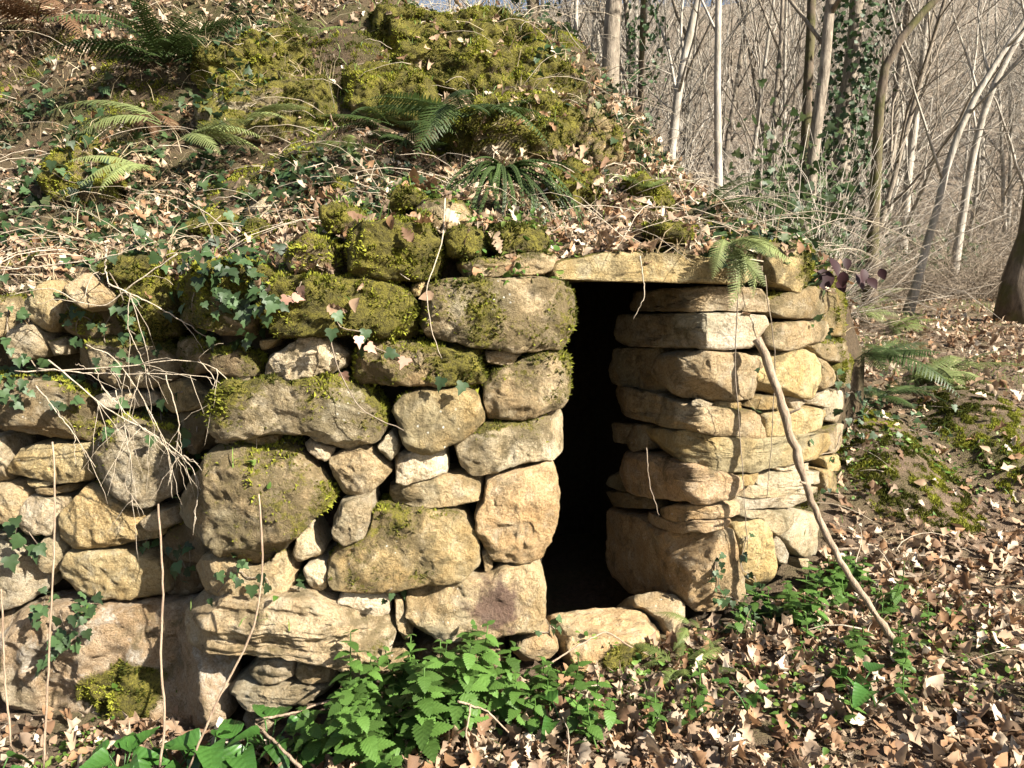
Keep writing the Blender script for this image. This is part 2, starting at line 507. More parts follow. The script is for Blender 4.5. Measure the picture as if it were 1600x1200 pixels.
def chaikin(p, it, w):
    for _ in range(it):
        q = np.roll(p, -1, 0)
        p = np.stack([p * (1 - w) + q * w, p * w + q * (1 - w)], 1).reshape(-1, 2)
    return p

def stone(zone, pts, tint='tan', moss=0.0, dy=0.0, bulge=0.06, n=4.4, depth=0.26, layers=0.003, parent=None, name='stone', Yf=None,
          N=None, fine=1.0, chips=8, mat=None, rough=1.0, soft=0.075, grow=1.018, mossup=0.45, mossat=None):
    global SEED
    SEED += 1
    g = np.random.default_rng(1000 + SEED)
    bulge, n, chips = bulge * .82, (n * 1.35 if n > 2 else n), (chips + 2 if chips else 0)
    x0, y0, k = zone
    P = np.array(pts, float) * k + np.array([x0, y0])
    area = 0.5 * np.sum(P[:, 0] * np.roll(P[:, 1], -1) - np.roll(P[:, 0], -1) * P[:, 1])
    if area < 0: P = P[::-1]
    size = math.sqrt(abs(area))
    M = int(np.clip(size * 0.85, 40, 140) * fine)
    NR = max(9, int(M * 0.23))
    B = chaikin(P, 2, soft)
    t = np.concatenate([[0], np.cumsum(np.linalg.norm(np.roll(B, -1, 0) - B, axis=1))])
    Bc = np.concatenate([B, B[:1]])
    s = np.linspace(0, t[-1], M, endpoint=False)
    b = np.stack([np.interp(s, t, Bc[:, 0]), np.interp(s, t, Bc[:, 1])], -1)
    c = np.array([np.sum((B[:, i] + np.roll(B[:, i], -1)) * (B[:, 0] * np.roll(B[:, 1], -1) - np.roll(B[:, 0], -1) * B[:, 1])) for i in (0, 1)]) / (3 * (np.sum(B[:, 0] * np.roll(B[:, 1], -1) - np.roll(B[:, 0], -1) * B[:, 1])))
    b = c + (b - c) * grow
    r = np.sin(np.linspace(0, 1, NR + 1)[1:] * np.pi / 2)
    r = 0.6 * r + 0.4 * np.linspace(0, 1, NR + 1)[1:]
    h = (1 - np.clip(r, 0, 1) ** n) ** (1 / n)
    rows_px = [c + rr * (b - c) for rr in r]
    rows_h = [np.full(M, bulge * hh) for hh in h]
    nb = 6
    for q in range(1, nb + 1):
        u = q / nb
        rows_px.append(c + (b - c) * (1 - 0.16 * u ** 2.5))
        rows_h.append(np.full(M, -depth * u))
    px = np.concatenate([c[None]] + rows_px + [c[None]])
    hh = np.concatenate([[bulge]] + rows_h + [[-depth]])
    yy = (Yf(px[:, 0], px[:, 1]) if Yf else wallY(px[:, 0])) + dy
    W = at(px[:, 0], px[:, 1], yy)
    if N is not None: nv = np.broadcast_to(unit(np.array(N, float)), W.shape)
    else:
        ang = np.radians(np.where(px[:, 0] < 915, 0, np.interp(px[:, 0], *NANG)))
        nv = np.stack([np.sin(ang), -np.cos(ang), 0 * ang], -1)
    W = W + nv * hh[:, None]
    ctr = W.mean(0)
    met = size / F_PX * float(np.mean(yy))       # rough size in metres
    L = W - ctr
    # broken facets
    for q in range(chips):
        f = nv[0] * (1.0 if q % 3 else 0.35)
        d = f + g.normal(size=3) * (0.42 if q % 3 else 0.7)
        d = d / np.linalg.norm(d)
        pr_ = L @ d
        sup = pr_.max()
        off = sup - (sup - np.percentile(pr_, 55)) * g.uniform(0.10, 0.42 if q % 3 else 0.2)
        ex = np.clip(pr_ - off, 0, None)
        L = L - d * (ex * 0.97)[:, None]
    so = g.uniform(0, 90, 3)
    Q = L + so
    a1, a2, a3 = 0.08 * met * rough, 0.028 * met ** 0.6 * rough, 0.006 * rough
    for q in range(3):
        L[:, q] += a1 * (fbm(Q * (2.2 / met), 40 + q, 2) - 0.5) * (0.5 if q != 1 else 1.3)
        L[:, q] += a2 * (fbm(Q * (7.0 / met), 50 + q, 3) - 0.5)
        L[:, q] += a3 * (fbm(Q * 38, 60 + q, 3) - 0.5) * 2
    # ragged broken ridges
    rg = 1 - np.abs(2 * fbm(Q * (4.5 / met) + 9, 70, 3) - 1)
    L += nv * (0.028 * met * rough * (smooth(0.55, 0.95, rg) - 0.3))[:, None]
    if layers:
        zz = Q[:, 2] + 0.02 * (fbm(Q * 6, 81, 2) - 0.5)
        lay = vnoise(np.stack([zz * 42, 0.6 * Q[:, 0], 0 * zz], -1), 82) + 0.5 * vnoise(np.stack([zz * 110, 2 * Q[:, 0], 0 * zz], -1), 83)
        L += nv * (layers * (lay - 0.75))[:, None]
    i = np.arange(1, 1 + (NR + nb) * M).reshape(NR + nb, M)
    j = np.roll(i, -1, 1)
    last = len(px) - 1
    F = np.concatenate([np.stack([np.zeros(M, int), i[0], j[0]], -1),
                        np.stack([i[:-1], i[1:], j[1:]], -1).reshape(-1, 3), np.stack([i[:-1], j[1:], j[:-1]], -1).reshape(-1, 3),
                        np.stack([np.full(M, last), j[-1], i[-1]], -1)])
    fn = np.cross(L[F[:, 1]] - L[F[:, 0]], L[F[:, 2]] - L[F[:, 0]])
    fr = F.max(1) < 1 + int(NR * .8) * M          # the front face tells which way the surface winds
    if (fn * nv[F[:, 0]])[fr].sum() < 0:
        F = F[:, ::-1]
        fn = -fn
    vn = np.zeros_like(L)
    for q in range(3): np.add.at(vn, F[:, q], fn)
    vn = unit(vn)
    mo = np.clip(moss * 1.75 - 0.48 + mossup * vn[:, 2] + 1.6 * (fbm((L + so) * 4.5, 90, 5) - 0.5) + 0.10, 0, 1) if moss > 0 else np.clip(0.25 * (vn[:, 2] - 0.75), 0, 1)
    if mossat:
        dd = np.hypot((px[:, 0] - mossat[0]) / mossat[2], (px[:, 1] - mossat[1]) / mossat[3])
        mo = np.maximum(mo, smooth(1.15, .75, dd + .6 * (fbm((L + so) * 9, 97, 3) - .5)))
    if moss > 0.3 or mossat:      # cushions
        cu = 1 - np.abs(2 * fbm((L + so) * 11, 95, 3) - 1)
        L = L + vn * (smooth(.3, .9, mo) * (0.032 * (cu - .72) + 0.004))[:, None]
    me = new_mesh(name, L, F, mat or M_STONE, attrs={'moss': mo})
    pl = np.array(parent.location) if parent is not None else np.zeros(3)
    o = link(name, me, parent, tuple(ctr - pl))
    tc = np.array(TINT[tint]) * g.uniform(0.95, 1.34) * (1 + g.uniform(-0.05, 0.05) * np.array([0.15, 0.4, 1.6]))
    o.color = (*np.clip(tc, 0, 1), 1.0)
    if moss > 0.2 or mossat: MOSSY.append((L + ctr, F, mo, vn))
    return o
SEED = 0

HUT = thing('stone_hut', 'low dry-stone hut of rough sandstone with a dark open doorway', 'hut', (0.2, 3.3, -0.1))
WALL = thing('retaining_wall', 'dry-stone retaining wall set back beside the hut, hung with ivy and twigs', 'wall', (-1.5, 3.2, -0.2))

def S(zone, pts, tint='tan', moss=0.0, **kw):
    if zone in (ZQ, ZR):      # flat-faced courses of the pillar
        for a_, b_ in (('grow', 1.05), ('chips', 3), ('soft', .05), ('rough', .85)): kw.setdefault(a_, b_)
    return stone(zone, pts, tint, moss, parent=HUT, **kw)
def A(zone, pts, tint='tan', moss=0.0, **kw):
    return stone(zone, pts, tint, moss, parent=WALL, **kw)

# --- retaining wall to the left
A(Z4, [(45,310),(80,280),(150,285),(205,380),(190,420),(110,440),(60,420)], 'grey', 0.1)
A(Z4, [(215,350),(270,335),(300,370),(290,410),(240,415)], 'grey', 0.2, dy=.03)
A(Z4, [(300,400),(420,335),(560,335),(700,385),(745,430),(750,505),(640,548),(480,548),(350,512),(315,450)], 'brown', 0.35, n=3.6)
A(Z4, [(400,590),(430,570),(520,556),(660,572),(690,612),(560,634),(440,630)], 'pale', 0.0, dy=.03)
A(Z4, [(-60,500),(150,505),(290,538),(385,590),(445,660),(448,720),(400,778),(280,763),(130,738),(-60,700)], 'brown', 0.36, bulge=.08)
A(Z4, [(48,870),(90,800),(170,780),(392,784),(388,932),(250,943),(110,918),(52,905)], 'yellow', 0.1, chips=8)
A(Z4, [(398,830),(430,740),(500,670),(600,642),(720,675),(765,740),(775,880),(745,985),(640,1043),(540,1005),(440,935),(403,890)], 'grey', 0.42, bulge=.12, n=3.3, chips=3, mossup=.2)
A(Z4, [(685,520),(800,505),(855,580),(845,632),(740,652),(688,610)], 'yellow', 0.25, dy=.02)
A(Z4, [(-60,750),(15,750),(42,800),(42,940),(-60,945)], 'grey', 0.1)
A(Z4, [(105,933),(230,933),(242,953),(140,956)], 'yellow', 0.0, bulge=.04)
A(Z4, [(140,956),(297,963),(297,992),(150,988)], 'tan', 0.0, bulge=.04)
A(Z4, [(-60,945),(90,940),(127,985),(112,1060),(72,1112),(-60,1105)], 'tan', 0.0)
A(Z4, [(75,1122),(120,1000),(160,990),(272,1012),(264,1112),(235,1158),(140,1158)], 'pale', 0.0)
A(Z7, [(268,90),(298,45),(370,15),(432,35),(592,130),(690,190),(675,240),(480,268),(330,268),(283,232)], 'ochre', 0.0, bulge=.09, chips=8)
A(Z7, [(-60,225),(40,225),(130,288),(192,370),(214,440),(130,502),(-60,545)], 'grey', 0.22, bulge=.08)
A(Z7, [(163,330),(190,230),(260,200),(287,270),(267,352),(220,397)], 'tan', 0.0)
A(Z7, [(268,350),(300,285),(400,275),(530,285),(620,308),(690,330),(705,470),(560,480),(320,478),(278,440)], 'yellow', 0.0, bulge=.08, chips=8)
A(Z7, [(700,320),(760,300),(850,330),(850,470),(712,476)], 'dark', 0.0, dy=.1)  # recessed stone in shadow; the shade is put into its dark tint
A(Z7, [(590,165),(640,130),(745,108),(752,182),(690,197),(610,203)], 'tan', 0.0, dy=-.02)
A(Z4, [(765,640),(850,640),(900,720),(880,800),(800,830),(770,760)], 'dark', 0.4, dy=.05)
A(Z4, [(745,350),(830,330),(900,390),(880,480),(790,500),(745,440)], 'brown', 0.3, dy=.05)
A(Z4, [(555,60),(640,8),(725,55),(748,200),(740,330),(640,362),(545,305),(525,150)], 'brown', 0.75, dy=.04, bulge=.1, n=3.4)
A(Z4, [(340,300),(420,270),(540,300),(530,345),(420,350)], 'brown', 0.7, dy=.06)
A(Z4, [(880,400),(990,390),(1060,430),(1080,500),(960,505),(890,480)], 'dark', 0.3, dy=-.02)
A(Z7, [(-60,572),(130,512),(300,500),(560,512),(800,505),(860,640),(960,740),(940,850),(960,980),(830,1040),(500,1100),(200,1050),(-60,1080)], 'pink', 0.0, dy=-.02,
  bulge=.10, n=4, mat=M_PLASTER, chips=8, rough=1.5, fine=1.3, mossat=(212, 1066, 66, 50), name='bedrock_face')['label'] = 'broad pinkish rock face with patches of old white render'

A(ZP, [(285,445),(325,412),(390,405),(445,432),(430,472),(360,476),(300,478)], 'brown', 0.85, dy=.05, bulge=.1)
A(ZP, [(205,415),(250,392),(300,402),(300,440),(240,450)], 'brown', 0.8, dy=.12, bulge=.1)
A(ZP, [(110,470),(150,462),(205,480),(200,530),(140,535),(105,510)], 'dark', 0.5, dy=.06, bulge=.07)
A(ZP, [(-30,470),(20,465),(25,520),(-30,540)], 'brown', 0.4, dy=.04, bulge=.07)
gs = np.random.default_rng(77)          # the wall goes on beyond the rock face
for row, (ya, yb) in enumerate([(500, 580), (585, 690), (695, 760), (765, 860), (865, 950), (955, 1080)]):
    xb = -62 if row != 1 else -66
    while xb > -400:
        wd = gs.uniform(90, 150)
        x0_, x1_ = xb - wd, xb - 4
        j = lambda: gs.uniform(-9, 9)
        A(ZP, [(x0_ + j() + 9, ya + 18 + j()), ((x0_ + x1_) / 2 + j(), ya + j()), (x1_ + j() - 6, ya + 14 + j()), (x1_ + j() * .4, (ya + yb) / 2 + j()), (x1_ - 14 + j(), yb + j() * .4), ((x0_ + x1_) / 2 + j(), yb + j() * .4), (x0_ + 10 + j(), yb - 6 + j()), (x0_ + j() * .4, (ya + yb) / 2 + j())],
          str(gs.choice(['tan', 'grey', 'yellow', 'brown'])), float(gs.uniform(0, .35)), fine=.6)
        xb -= wd
# --- hut front, left of the doorway
S(Z4, [(878,640),(910,560),(960,518),(1150,508),(1400,498),(1500,538),(1592,630),(1612,700),(1580,762),(1440,808),(1360,783),(1290,733),(1170,722),(1040,757),(930,758),(893,720)], 'grey', 0.48, bulge=.11, n=3.6, chips=4)
S(Z4, [(748,1000),(790,930),(860,880),(890,800),(960,773),(1110,798),(1200,783),(1290,848),(1350,928),(1393,1010),(1300,1097),(1200,1208),(1130,1266),(1060,1278),(960,1238),(880,1158),(778,1078)], 'brown', 0.44, bulge=.14, n=4.5, chips=8, mossup=.15, soft=.08)
S(Z4, [(1268,780),(1300,753),(1403,810),(1372,853),(1320,832)], 'pale', 0.0, dy=.02)
S(Z5, [(20,850),(100,810),(190,783),(225,808),(302,890),(262,942),(200,992),(130,1020),(88,960)], 'tan', 0.0, chips=8)
S(Z4, [(1098,440),(1160,400),(1250,343),(1340,333),(1443,415),(1433,462),(1340,503),(1200,518),(1112,508)], 'pale', 0.0, rough=1.7, chips=9, dy=-.02)
S(Z4, [(1078,350),(1172,343),(1135,382),(1090,392)], 'ochre', 0.0, bulge=.03)
S(ZP, [(403,500),(425,470),(440,437),(500,428),(560,435),(586,439),(633,455),(648,478),(650,520),(634,528),(556,518),(500,523),(418,527)], 'ochre', 0.80, bulge=.12, n=3.6, chips=3)
S(Z4, [(758,230),(800,180),(930,158),(1085,250),(1062,332),(960,332),(840,292),(768,262)], 'brown', 0.5, bulge=.09)
S(Z4, [(948,503),(990,486),(1062,493),(1052,517),(960,522)], 'pale', 0.2, bulge=.05)
S(Z4, [(1008,757),(1162,743),(1155,785),(1050,793)], 'ochre', 0.0, bulge=.03, dy=.03)
S(Z4, [(905,755),(1000,760),(990,782),(900,775)], 'tan', 0.0, bulge=.03, dy=.03)
S(Z5, [(418,230),(440,130),(480,108),(620,93),(760,88),(900,86),(1012,108),(1047,150),(1052,230),(1057,280),(1012,377),(900,388),(820,398),(700,383),(560,353),(448,333),(422,290)], 'tan', 0.42, bulge=.12, n=3.9, chips=4, mossup=.1, dy=-.02)
S(Z5, [(375,130),(440,105),(425,165),(390,172)], 'ochre', 0.4, dy=.03)
S(Z5, [(138,490),(165,380),(200,358),(420,363),(560,373),(682,398),(698,450),(682,522),(560,533),(400,528),(250,533),(168,523)], 'tan', 0.55, bulge=.10, chips=7, rough=1.3, mossup=.3)
S(Z5, [(688,395),(740,383),(843,400),(812,442),(770,463),(698,442)], 'tan', 0.0)
S(Z5, [(678,540),(720,470),(800,450),(860,410),(980,388),(1022,420),(1043,480),(1032,600),(1012,632),(880,673),(780,683),(698,673),(682,610)], 'tan', 0.40, bulge=.10, n=3.7, chips=4, mossup=.2)
S(Z5, [(303,640),(340,580),(430,543),(600,538),(650,558),(688,640),(683,690),(620,742),(500,803),(410,833),(368,790),(338,710)], 'ochre', 0.40, bulge=.12, n=3.6, chips=5, mossup=.2)
S(Z5, [(563,780),(600,740),(690,690),(840,680),(950,653),(1002,638),(1018,690),(1018,832),(960,843),(840,853),(720,893),(630,908),(588,870)], 'grey', 0.28, bulge=.08, n=4, chips=6)
S(Z5, [(303,830),(370,810),(522,798),(533,900),(490,922),(308,953)], 'pale', 0.0, n=5, bulge=.06)
S(Z5, [(238,790),(300,723),(332,760),(332,812),(290,858),(258,832)], 'pale', 0.0)
S(Z5, [(240,1000),(300,958),(500,908),(660,903),(693,950),(683,1002),(560,1028),(310,1036)], 'tan', 0.0, layers=.012, n=5, dy=.01)
S(Z5, [(648,1060),(680,1000),(690,918),(830,878),(960,843),(987,900),(1003,1000),(998,1080),(965,1205),(890,1256),(830,1268),(720,1253),(688,1202),(648,1130)], 'orange', 0.0, bulge=.11, n=3, chips=9, rough=1.2)
S(Z5, [(58,1100),(90,1020),(150,1000),(217,978),(223,1080),(208,1150),(100,1203),(53,1180)], 'grey', 0.15, bulge=.08, dy=-.02)
S(Z8, [(38,330),(90,260),(210,210),(240,108),(370,108),(500,98),(612,93),(643,150),(668,260),(668,342),(600,398),(470,418),(320,443),(180,443),(60,433),(37,390)], 'ochre', 0.36, bulge=.11, n=3.2, chips=5, mossup=.2)
S(Z8, [(675,290),(705,275),(725,372),(690,388)], 'tan', 0.0, bulge=.04)
STAINED = S(Z8, [(358,560),(370,460),(440,428),(560,398),(720,383),(760,343),(860,333),(917,370),(938,440),(933,560),(903,642),(870,663),(750,653),(620,673),(480,633),(378,600)], 'tan', 0.0, bulge=.10, n=3.4, chips=6, name='stained_stone')
STAINED['label'] = 'block with a dark purple-brown stain beside the doorway'
S(Z8, [(73,490),(110,443),(200,448),(272,470),(302,510),(292,552),(250,573),(150,553),(98,520)], 'pale', 0.0)
S(Z8, [(300,500),(340,488),(388,640),(345,673),(322,600)], 'tan', 0.0, bulge=.03)
S(ZP, [(300,945),(319,921),(360,925),(442,925),(484,927),(532,948),(562,951),(617,975),(621,1005),(585,1026),(555,1035),(506,1022),(442,1014),(397,1011),(330,1007),(305,990)], 'tan', 0.12, bulge=.12, layers=.035, n=3.4, dy=-.05, chips=5)
S(Z7, [(828,340),(860,308),(950,308),(1050,350),(1120,340),(1180,278),(1222,340),(1228,430),(1190,468),(1080,463),(970,473),(848,453)], 'tan', 0.15, bulge=.09)
S(Z7, [(678,250),(720,190),(800,158),(900,250),(922,302),(850,333),(720,323),(688,290)], 'dark', 0.25, dy=.06)
S(Z7, [(1228,290),(1250,220),(1290,193),(1353,290),(1332,322),(1260,328)], 'pale', 0.0, dy=.02)
S(Z7, [(1268,350),(1350,320),(1373,350),(1368,442),(1330,463),(1298,430)], 'pale', 0.0, dy=.02)
S(Z7, [(938,880),(1020,818),(1220,828),(1393,828),(1383,882),(1200,913),(1050,933),(968,912)], 'grey', 0.1, layers=.02, n=5, bulge=.1, dy=-.05)
S(Z7, [(1038,792),(1085,745),(1100,725),(1240,722),(1232,812),(1100,827)], 'grey', 0.1, layers=.02, n=5, bulge=.08, dy=-.05)
S(Z7, [(1218,792),(1250,738),(1397,750),(1393,817),(1260,823)], 'tan', 0.1, layers=.015, n=5, bulge=.07, dy=-.05)
S(Z7, [(1090,705),(1145,700),(1140,750),(1095,755)], 'tan', 0.0, bulge=.05)
S(Z7, [(1240,722),(1330,725),(1330,752),(1260,757)], 'tan', 0.0, bulge=.05)
S(Z7, [(1018,972),(1070,935),(1180,940),(1190,1012),(1130,1050),(1045,1045)], 'grey', 0.1)
S(Z7, [(1440,800),(1530,715),(1545,800),(1490,830)], 'tan', 0.0)
S(Z8, [(200,770),(260,720),(360,680),(380,740),(300,810),(240,855)], 'brown', 0.0, dy=.06)
S(Z8, [(370,700),(480,660),(640,690),(770,690),(780,790),(560,840),(400,800)], 'brown', 0.0, dy=.08)
S(Z8, [(780,700),(900,610),(960,640),(995,690),(965,730),(850,760)], 'orange', 0.0, dy=.02)
# row above the door level
S(Z2, [(123,1050),(140,970),(190,938),(300,928),(420,908),(470,958),(502,1020),(513,1080),(482,1153),(420,1168),(200,1168),(148,1132)], 'ochre', 0.72, bulge=.13, n=3.5, chips=3, dy=.02)
S(Z2, [(393,880),(430,828),(600,848),(643,920),(622,962),(500,973),(438,920)], 'tan', 0.35, dy=.14, bulge=.1)
S(Z2, [(528,960),(600,948),(670,958),(693,1010),(693,1062),(620,1083),(538,1073)], 'dark', 0.75, dy=.03, bulge=.1)
S(Z2, [(703,960),(760,943),(870,948),(943,970),(948,1042),(880,1058),(750,1063),(708,1032)], 'brown', 0.65, dy=.02, bulge=.09)
S(Z2, [(555,1112),(650,1083),(760,1068),(900,1058),(983,1060),(993,1112),(930,1143),(780,1148),(720,1158),(600,1158)], 'tan', 0.42, layers=.012, bulge=.08, n=4, dy=-.01)
S(Z2, [(13,880),(60,858),(150,878),(173,930),(120,978),(38,972)], 'brown', 0.7, dy=.12, bulge=.1)
S(Z1, [(1208,1082),(1240,1018),(1300,963),(1372,1000),(1413,1100),(1393,1143),(1228,1133)], 'tan', 0.55, dy=.05, bulge=.1)
S(Z2, [(283,850),(340,788),(422,798),(403,862),(320,883)], 'brown', 0.75, dy=.2, bulge=.1)
S(Z2, [(405,895),(480,880),(520,960),(470,985)], 'dark', 0.4, dy=.1, bulge=.06)
LY = lambda px, py: np.interp(px, [850, 1180], [2.95, 3.24])
LINTEL = S(ZP, [(860,437),(864,410),(905,402),(940,394),(1000,394),(1060,397),(1120,404),(1158,415),(1172,432),(1155,444),(1080,442),(1000,440),(930,439)], 'yellow', 0.20, name='lintel', Yf=LY,
           N=(.3, -1, 0), bulge=.045, n=12, layers=.008, depth=.5, soft=.10, mossup=.9, chips=0, rough=.6)
LINTEL['label'] = 'long flat sandstone lintel slab over the doorway'
S(Z2, [(1388,950),(1440,923),(1500,938),(1543,990),(1510,1012),(1430,1002)], 'brown', 0.85, Yf=LY, N=(.3, -1, 0), dy=.12, bulge=.08)
S(ZP, [(1187,402),(1199,380),(1240,376),(1263,395),(1263,425),(1251,449),(1225,458),(1193,442)], 'yellow', 0.50, bulge=.09, mossup=.3, dy=-.02)
S(ZP, [(1260,425),(1300,428),(1312,450),(1275,457)], 'brown', 0.75, bulge=.06)
# threshold
TY = lambda px, py: np.interp(py, [945, 1000, 1065], [3.32, 2.98, 2.86])
TH = S(Z8, [(928,577),(1050,553),(1280,532),(1340,538),(1402,590),(1453,660),(1425,722),(1300,790),(1190,850),(1100,840),(1038,742),(998,660)], 'orange', 0.12, mossat=(990, 1040, 60, 34), name='threshold', Yf=TY, N=(.1, -.75, .65), bulge=.05, n=4, depth=.3, mossup=-.8, chips=4)
TH['label'] = 'worn doorstep slab with a mossy front'
S(Z8, [(1278,510),(1320,478),(1400,468),(1502,490),(1523,560),(1513,622),(1470,650),(1420,592),(1340,542),(1288,532)], 'tan', 0.0, Yf=lambda px, py: np.interp(py, [920, 990], [3.35, 3.08]), N=(.2, -.85, .5), bulge=.07)

# --- right-hand pillar, its flank turning into the doorway
S(ZQ, [(300,200),(700,168),(980,178),(1033,240),(1033,312),(880,303),(700,303),(320,303)], 'tan', 0.08, n=5, bulge=.05)
S(ZQ, [(240,470),(260,325),(480,318),(720,313),(1017,328),(1023,462),(950,503),(800,513),(500,503),(270,493)], 'pale', 0.0, n=5, bulge=.05)
S(ZQ, [(200,640),(225,508),(470,508),(483,560),(452,660),(483,702),(483,742),(400,753),(220,703)], 'brown', 0.0, n=4, bulge=.03)
S(ZQ, [(448,640),(480,560),(560,518),(700,523),(960,538),(1003,600),(962,702),(953,783),(820,793),(690,798),(620,793),(518,712)], 'tan', 0.0, n=4, bulge=.06, chips=8)
S(ZQ, [(200,780),(218,718),(340,728),(480,753),(640,828),(900,838),(1002,858),(1018,900),(1012,993),(880,993),(740,978),(560,943),(380,903),(235,852)], 'tan', 0.05, n=5, bulge=.06, layers=.006)
S(ZQ, [(1020,992),(1018,870),(1130,843),(1280,828),(1343,850),(1338,922),(1310,953),(1180,983)], 'yellow', 0.12, n=4, bulge=.06)
S(ZQ, [(428,1010),(440,938),(520,948),(680,978),(1000,998),(1200,978),(1385,953),(1375,1012),(1300,1103),(1100,1153),(960,1178),(800,1183),(600,1133),(468,1082)], 'yellow', 0.03, n=5, bulge=.06, layers=.008)
S(ZQ, [(298,1000),(340,928),(412,928),(412,1062),(340,1078),(308,1052)], 'brown', 0.0, bulge=.04)
S(ZQ, [(210,918),(310,928),(300,1033),(220,1025)], 'brown', 0.0, bulge=.03)
S(ZQ, [(640,798),(690,795),(753,812),(730,833),(648,828)], 'pale', 0.0, bulge=.03)
S(ZQ, [(768,830),(790,803),(897,798),(897,842)], 'ochre', 0.0, bulge=.03)
S(ZQ, [(1028,230),(1130,188),(1250,163),(1302,190),(1333,250),(1322,312),(1230,348),(1100,343),(1038,312)], 'brown', 0.28, bulge=.09)
S(ZQ, [(1028,400),(1050,368),(1200,358),(1312,353),(1328,400),(1302,472),(1200,508),(1080,518),(1028,492)], 'tan', 0.2, bulge=.09)
S(ZQ, [(965,640),(990,560),(1060,528),(1200,508),(1252,540),(1293,600),(1283,702),(1240,783),(1130,763),(1050,743),(955,753)], 'yellow', 0.1, bulge=.08, chips=8)
S(ZQ, [(1250,540),(1330,578),(1383,640),(1373,702),(1310,738),(1283,690),(1290,600)], 'brown', 0.15, bulge=.07)
S(ZQ, [(1238,490),(1310,463),(1442,458),(1473,510),(1462,572),(1400,583),(1318,572)], 'brown', 0.35, bulge=.07)
S(ZQ, [(1373,690),(1400,588),(1472,558),(1490,640),(1473,702),(1420,728)], 'brown', 0.5, bulge=.06)
S(ZQ, [(1308,200),(1400,183),(1448,230),(1453,330),(1442,443),(1328,443),(1328,300)], 'ochre', 0.4, bulge=.07)
S(ZQ, [(918,820),(960,768),(1092,768),(1113,800),(1102,838),(960,843)], 'ochre', 0.1, bulge=.05)
S(ZQ, [(1148,768),(1248,795),(1180,848)], 'pale', 0.0, bulge=.04)
S(ZQ, [(1273,780),(1350,728),(1383,790),(1352,833),(1258,812)], 'grey', 0.2, bulge=.05)
S(ZQ, [(1358,902),(1370,738),(1432,733),(1433,832),(1402,913)], 'pale', 0.05, bulge=.05)
S(ZQ, [(1338,1092),(1350,990),(1400,918),(1463,928),(1442,1033),(1390,1083)], 'tan', 0.1, bulge=.05)
S(ZQ, [(1328,1110),(1400,1088),(1443,1140),(1423,1183),(1360,1183)], 'ochre', 0.1, bulge=.05)
S(ZR, [(250,200),(262,58),(300,18),(450,38),(640,83),(700,98),(800,118),(873,150),(883,212),(820,273),(700,293),(600,288),(480,273),(370,253)], 'orange', 0.0, n=3.6, bulge=.08, chips=8)
S(ZR, [(180,200),(200,148),(260,123),(300,180),(390,253),(250,233)], 'brown', 0.0, bulge=.03)
S(ZR, [(165,312),(183,238),(260,238),(412,273),(443,333),(300,328)], 'brown', 0.0, bulge=.03, n=5)
S(ZR, [(478,330),(560,308),(700,308),(887,298),(887,362),(780,378),(640,398),(560,403),(488,372)], 'orange', 0.0, n=5, bulge=.05)
S(ZR, [(398,390),(408,338),(490,378),(560,405),(780,385),(832,383),(812,432),(640,463),(560,458),(478,432)], 'orange', 0.0, n=5, bulge=.05)
S(ZR, [(145,420),(165,328),(400,388),(470,438),(600,468),(740,448),(822,438),(853,560),(883,700),(888,792),(780,860),(650,890),(580,830),(520,800),(340,790),(240,700),(185,592),(155,500)], 'orange', 0.06, n=4, bulge=.07, chips=8, mossup=0)
S(ZR, [(863,440),(900,388),(980,378),(1042,440),(1053,540),(1073,682),(1040,760),(960,750),(888,692)], 'yellow', 0.25, bulge=.07, mossup=-.4)
S(ZR, [(868,150),(1002,118),(1002,152),(960,193),(880,208)], 'ochre', 0.1, bulge=.04)
S(ZR, [(1008,170),(1040,128),(1322,123),(1333,182),(1250,197),(1100,212),(1018,202)], 'pale', 0.0, n=5, bulge=.05, layers=.006)
S(ZR, [(873,242),(900,213),(1160,203),(1292,208),(1292,242),(1100,257),(888,272)], 'pale', 0.0, n=5, bulge=.05, layers=.006)
S(ZR, [(883,290),(900,270),(1300,238),(1323,302),(1200,318),(898,328)], 'pale', 0.0, n=5, bulge=.05, layers=.006)
S(ZR, [(883,340),(1052,333),(1022,378),(888,378)], 'pale', 0.0, n=5, bulge=.05)
S(ZR, [(1008,390),(1060,338),(1162,333),(1173,370),(1122,453),(1070,473),(1028,442)], 'tan', 0.0, bulge=.06, dy=-.02)
S(ZR, [(1108,480),(1160,388),(1190,338),(1292,358),(1303,430),(1333,542),(1302,573),(1200,583),(1148,542)], 'pale', 0.1, bulge=.07)
S(ZR, [(1045,500),(1090,478),(1133,560),(1165,600),(1100,640),(1056,562)], 'grey', 0.2, bulge=.05)
S(ZR, [(1318,110),(1380,118),(1433,200),(1412,243),(1350,233),(1328,160)], 'ochre', 0.2, bulge=.05)
S(ZR, [(1080,88),(1170,88),(1312,68),(1322,120),(1180,122),(1085,118)], 'pale', 0.0, bulge=.03, n=5, dy=.02)
S(ZR, [(1180,600),(1250,598),(1263,642),(1220,660)], 'tan', 0.1, bulge=.05)

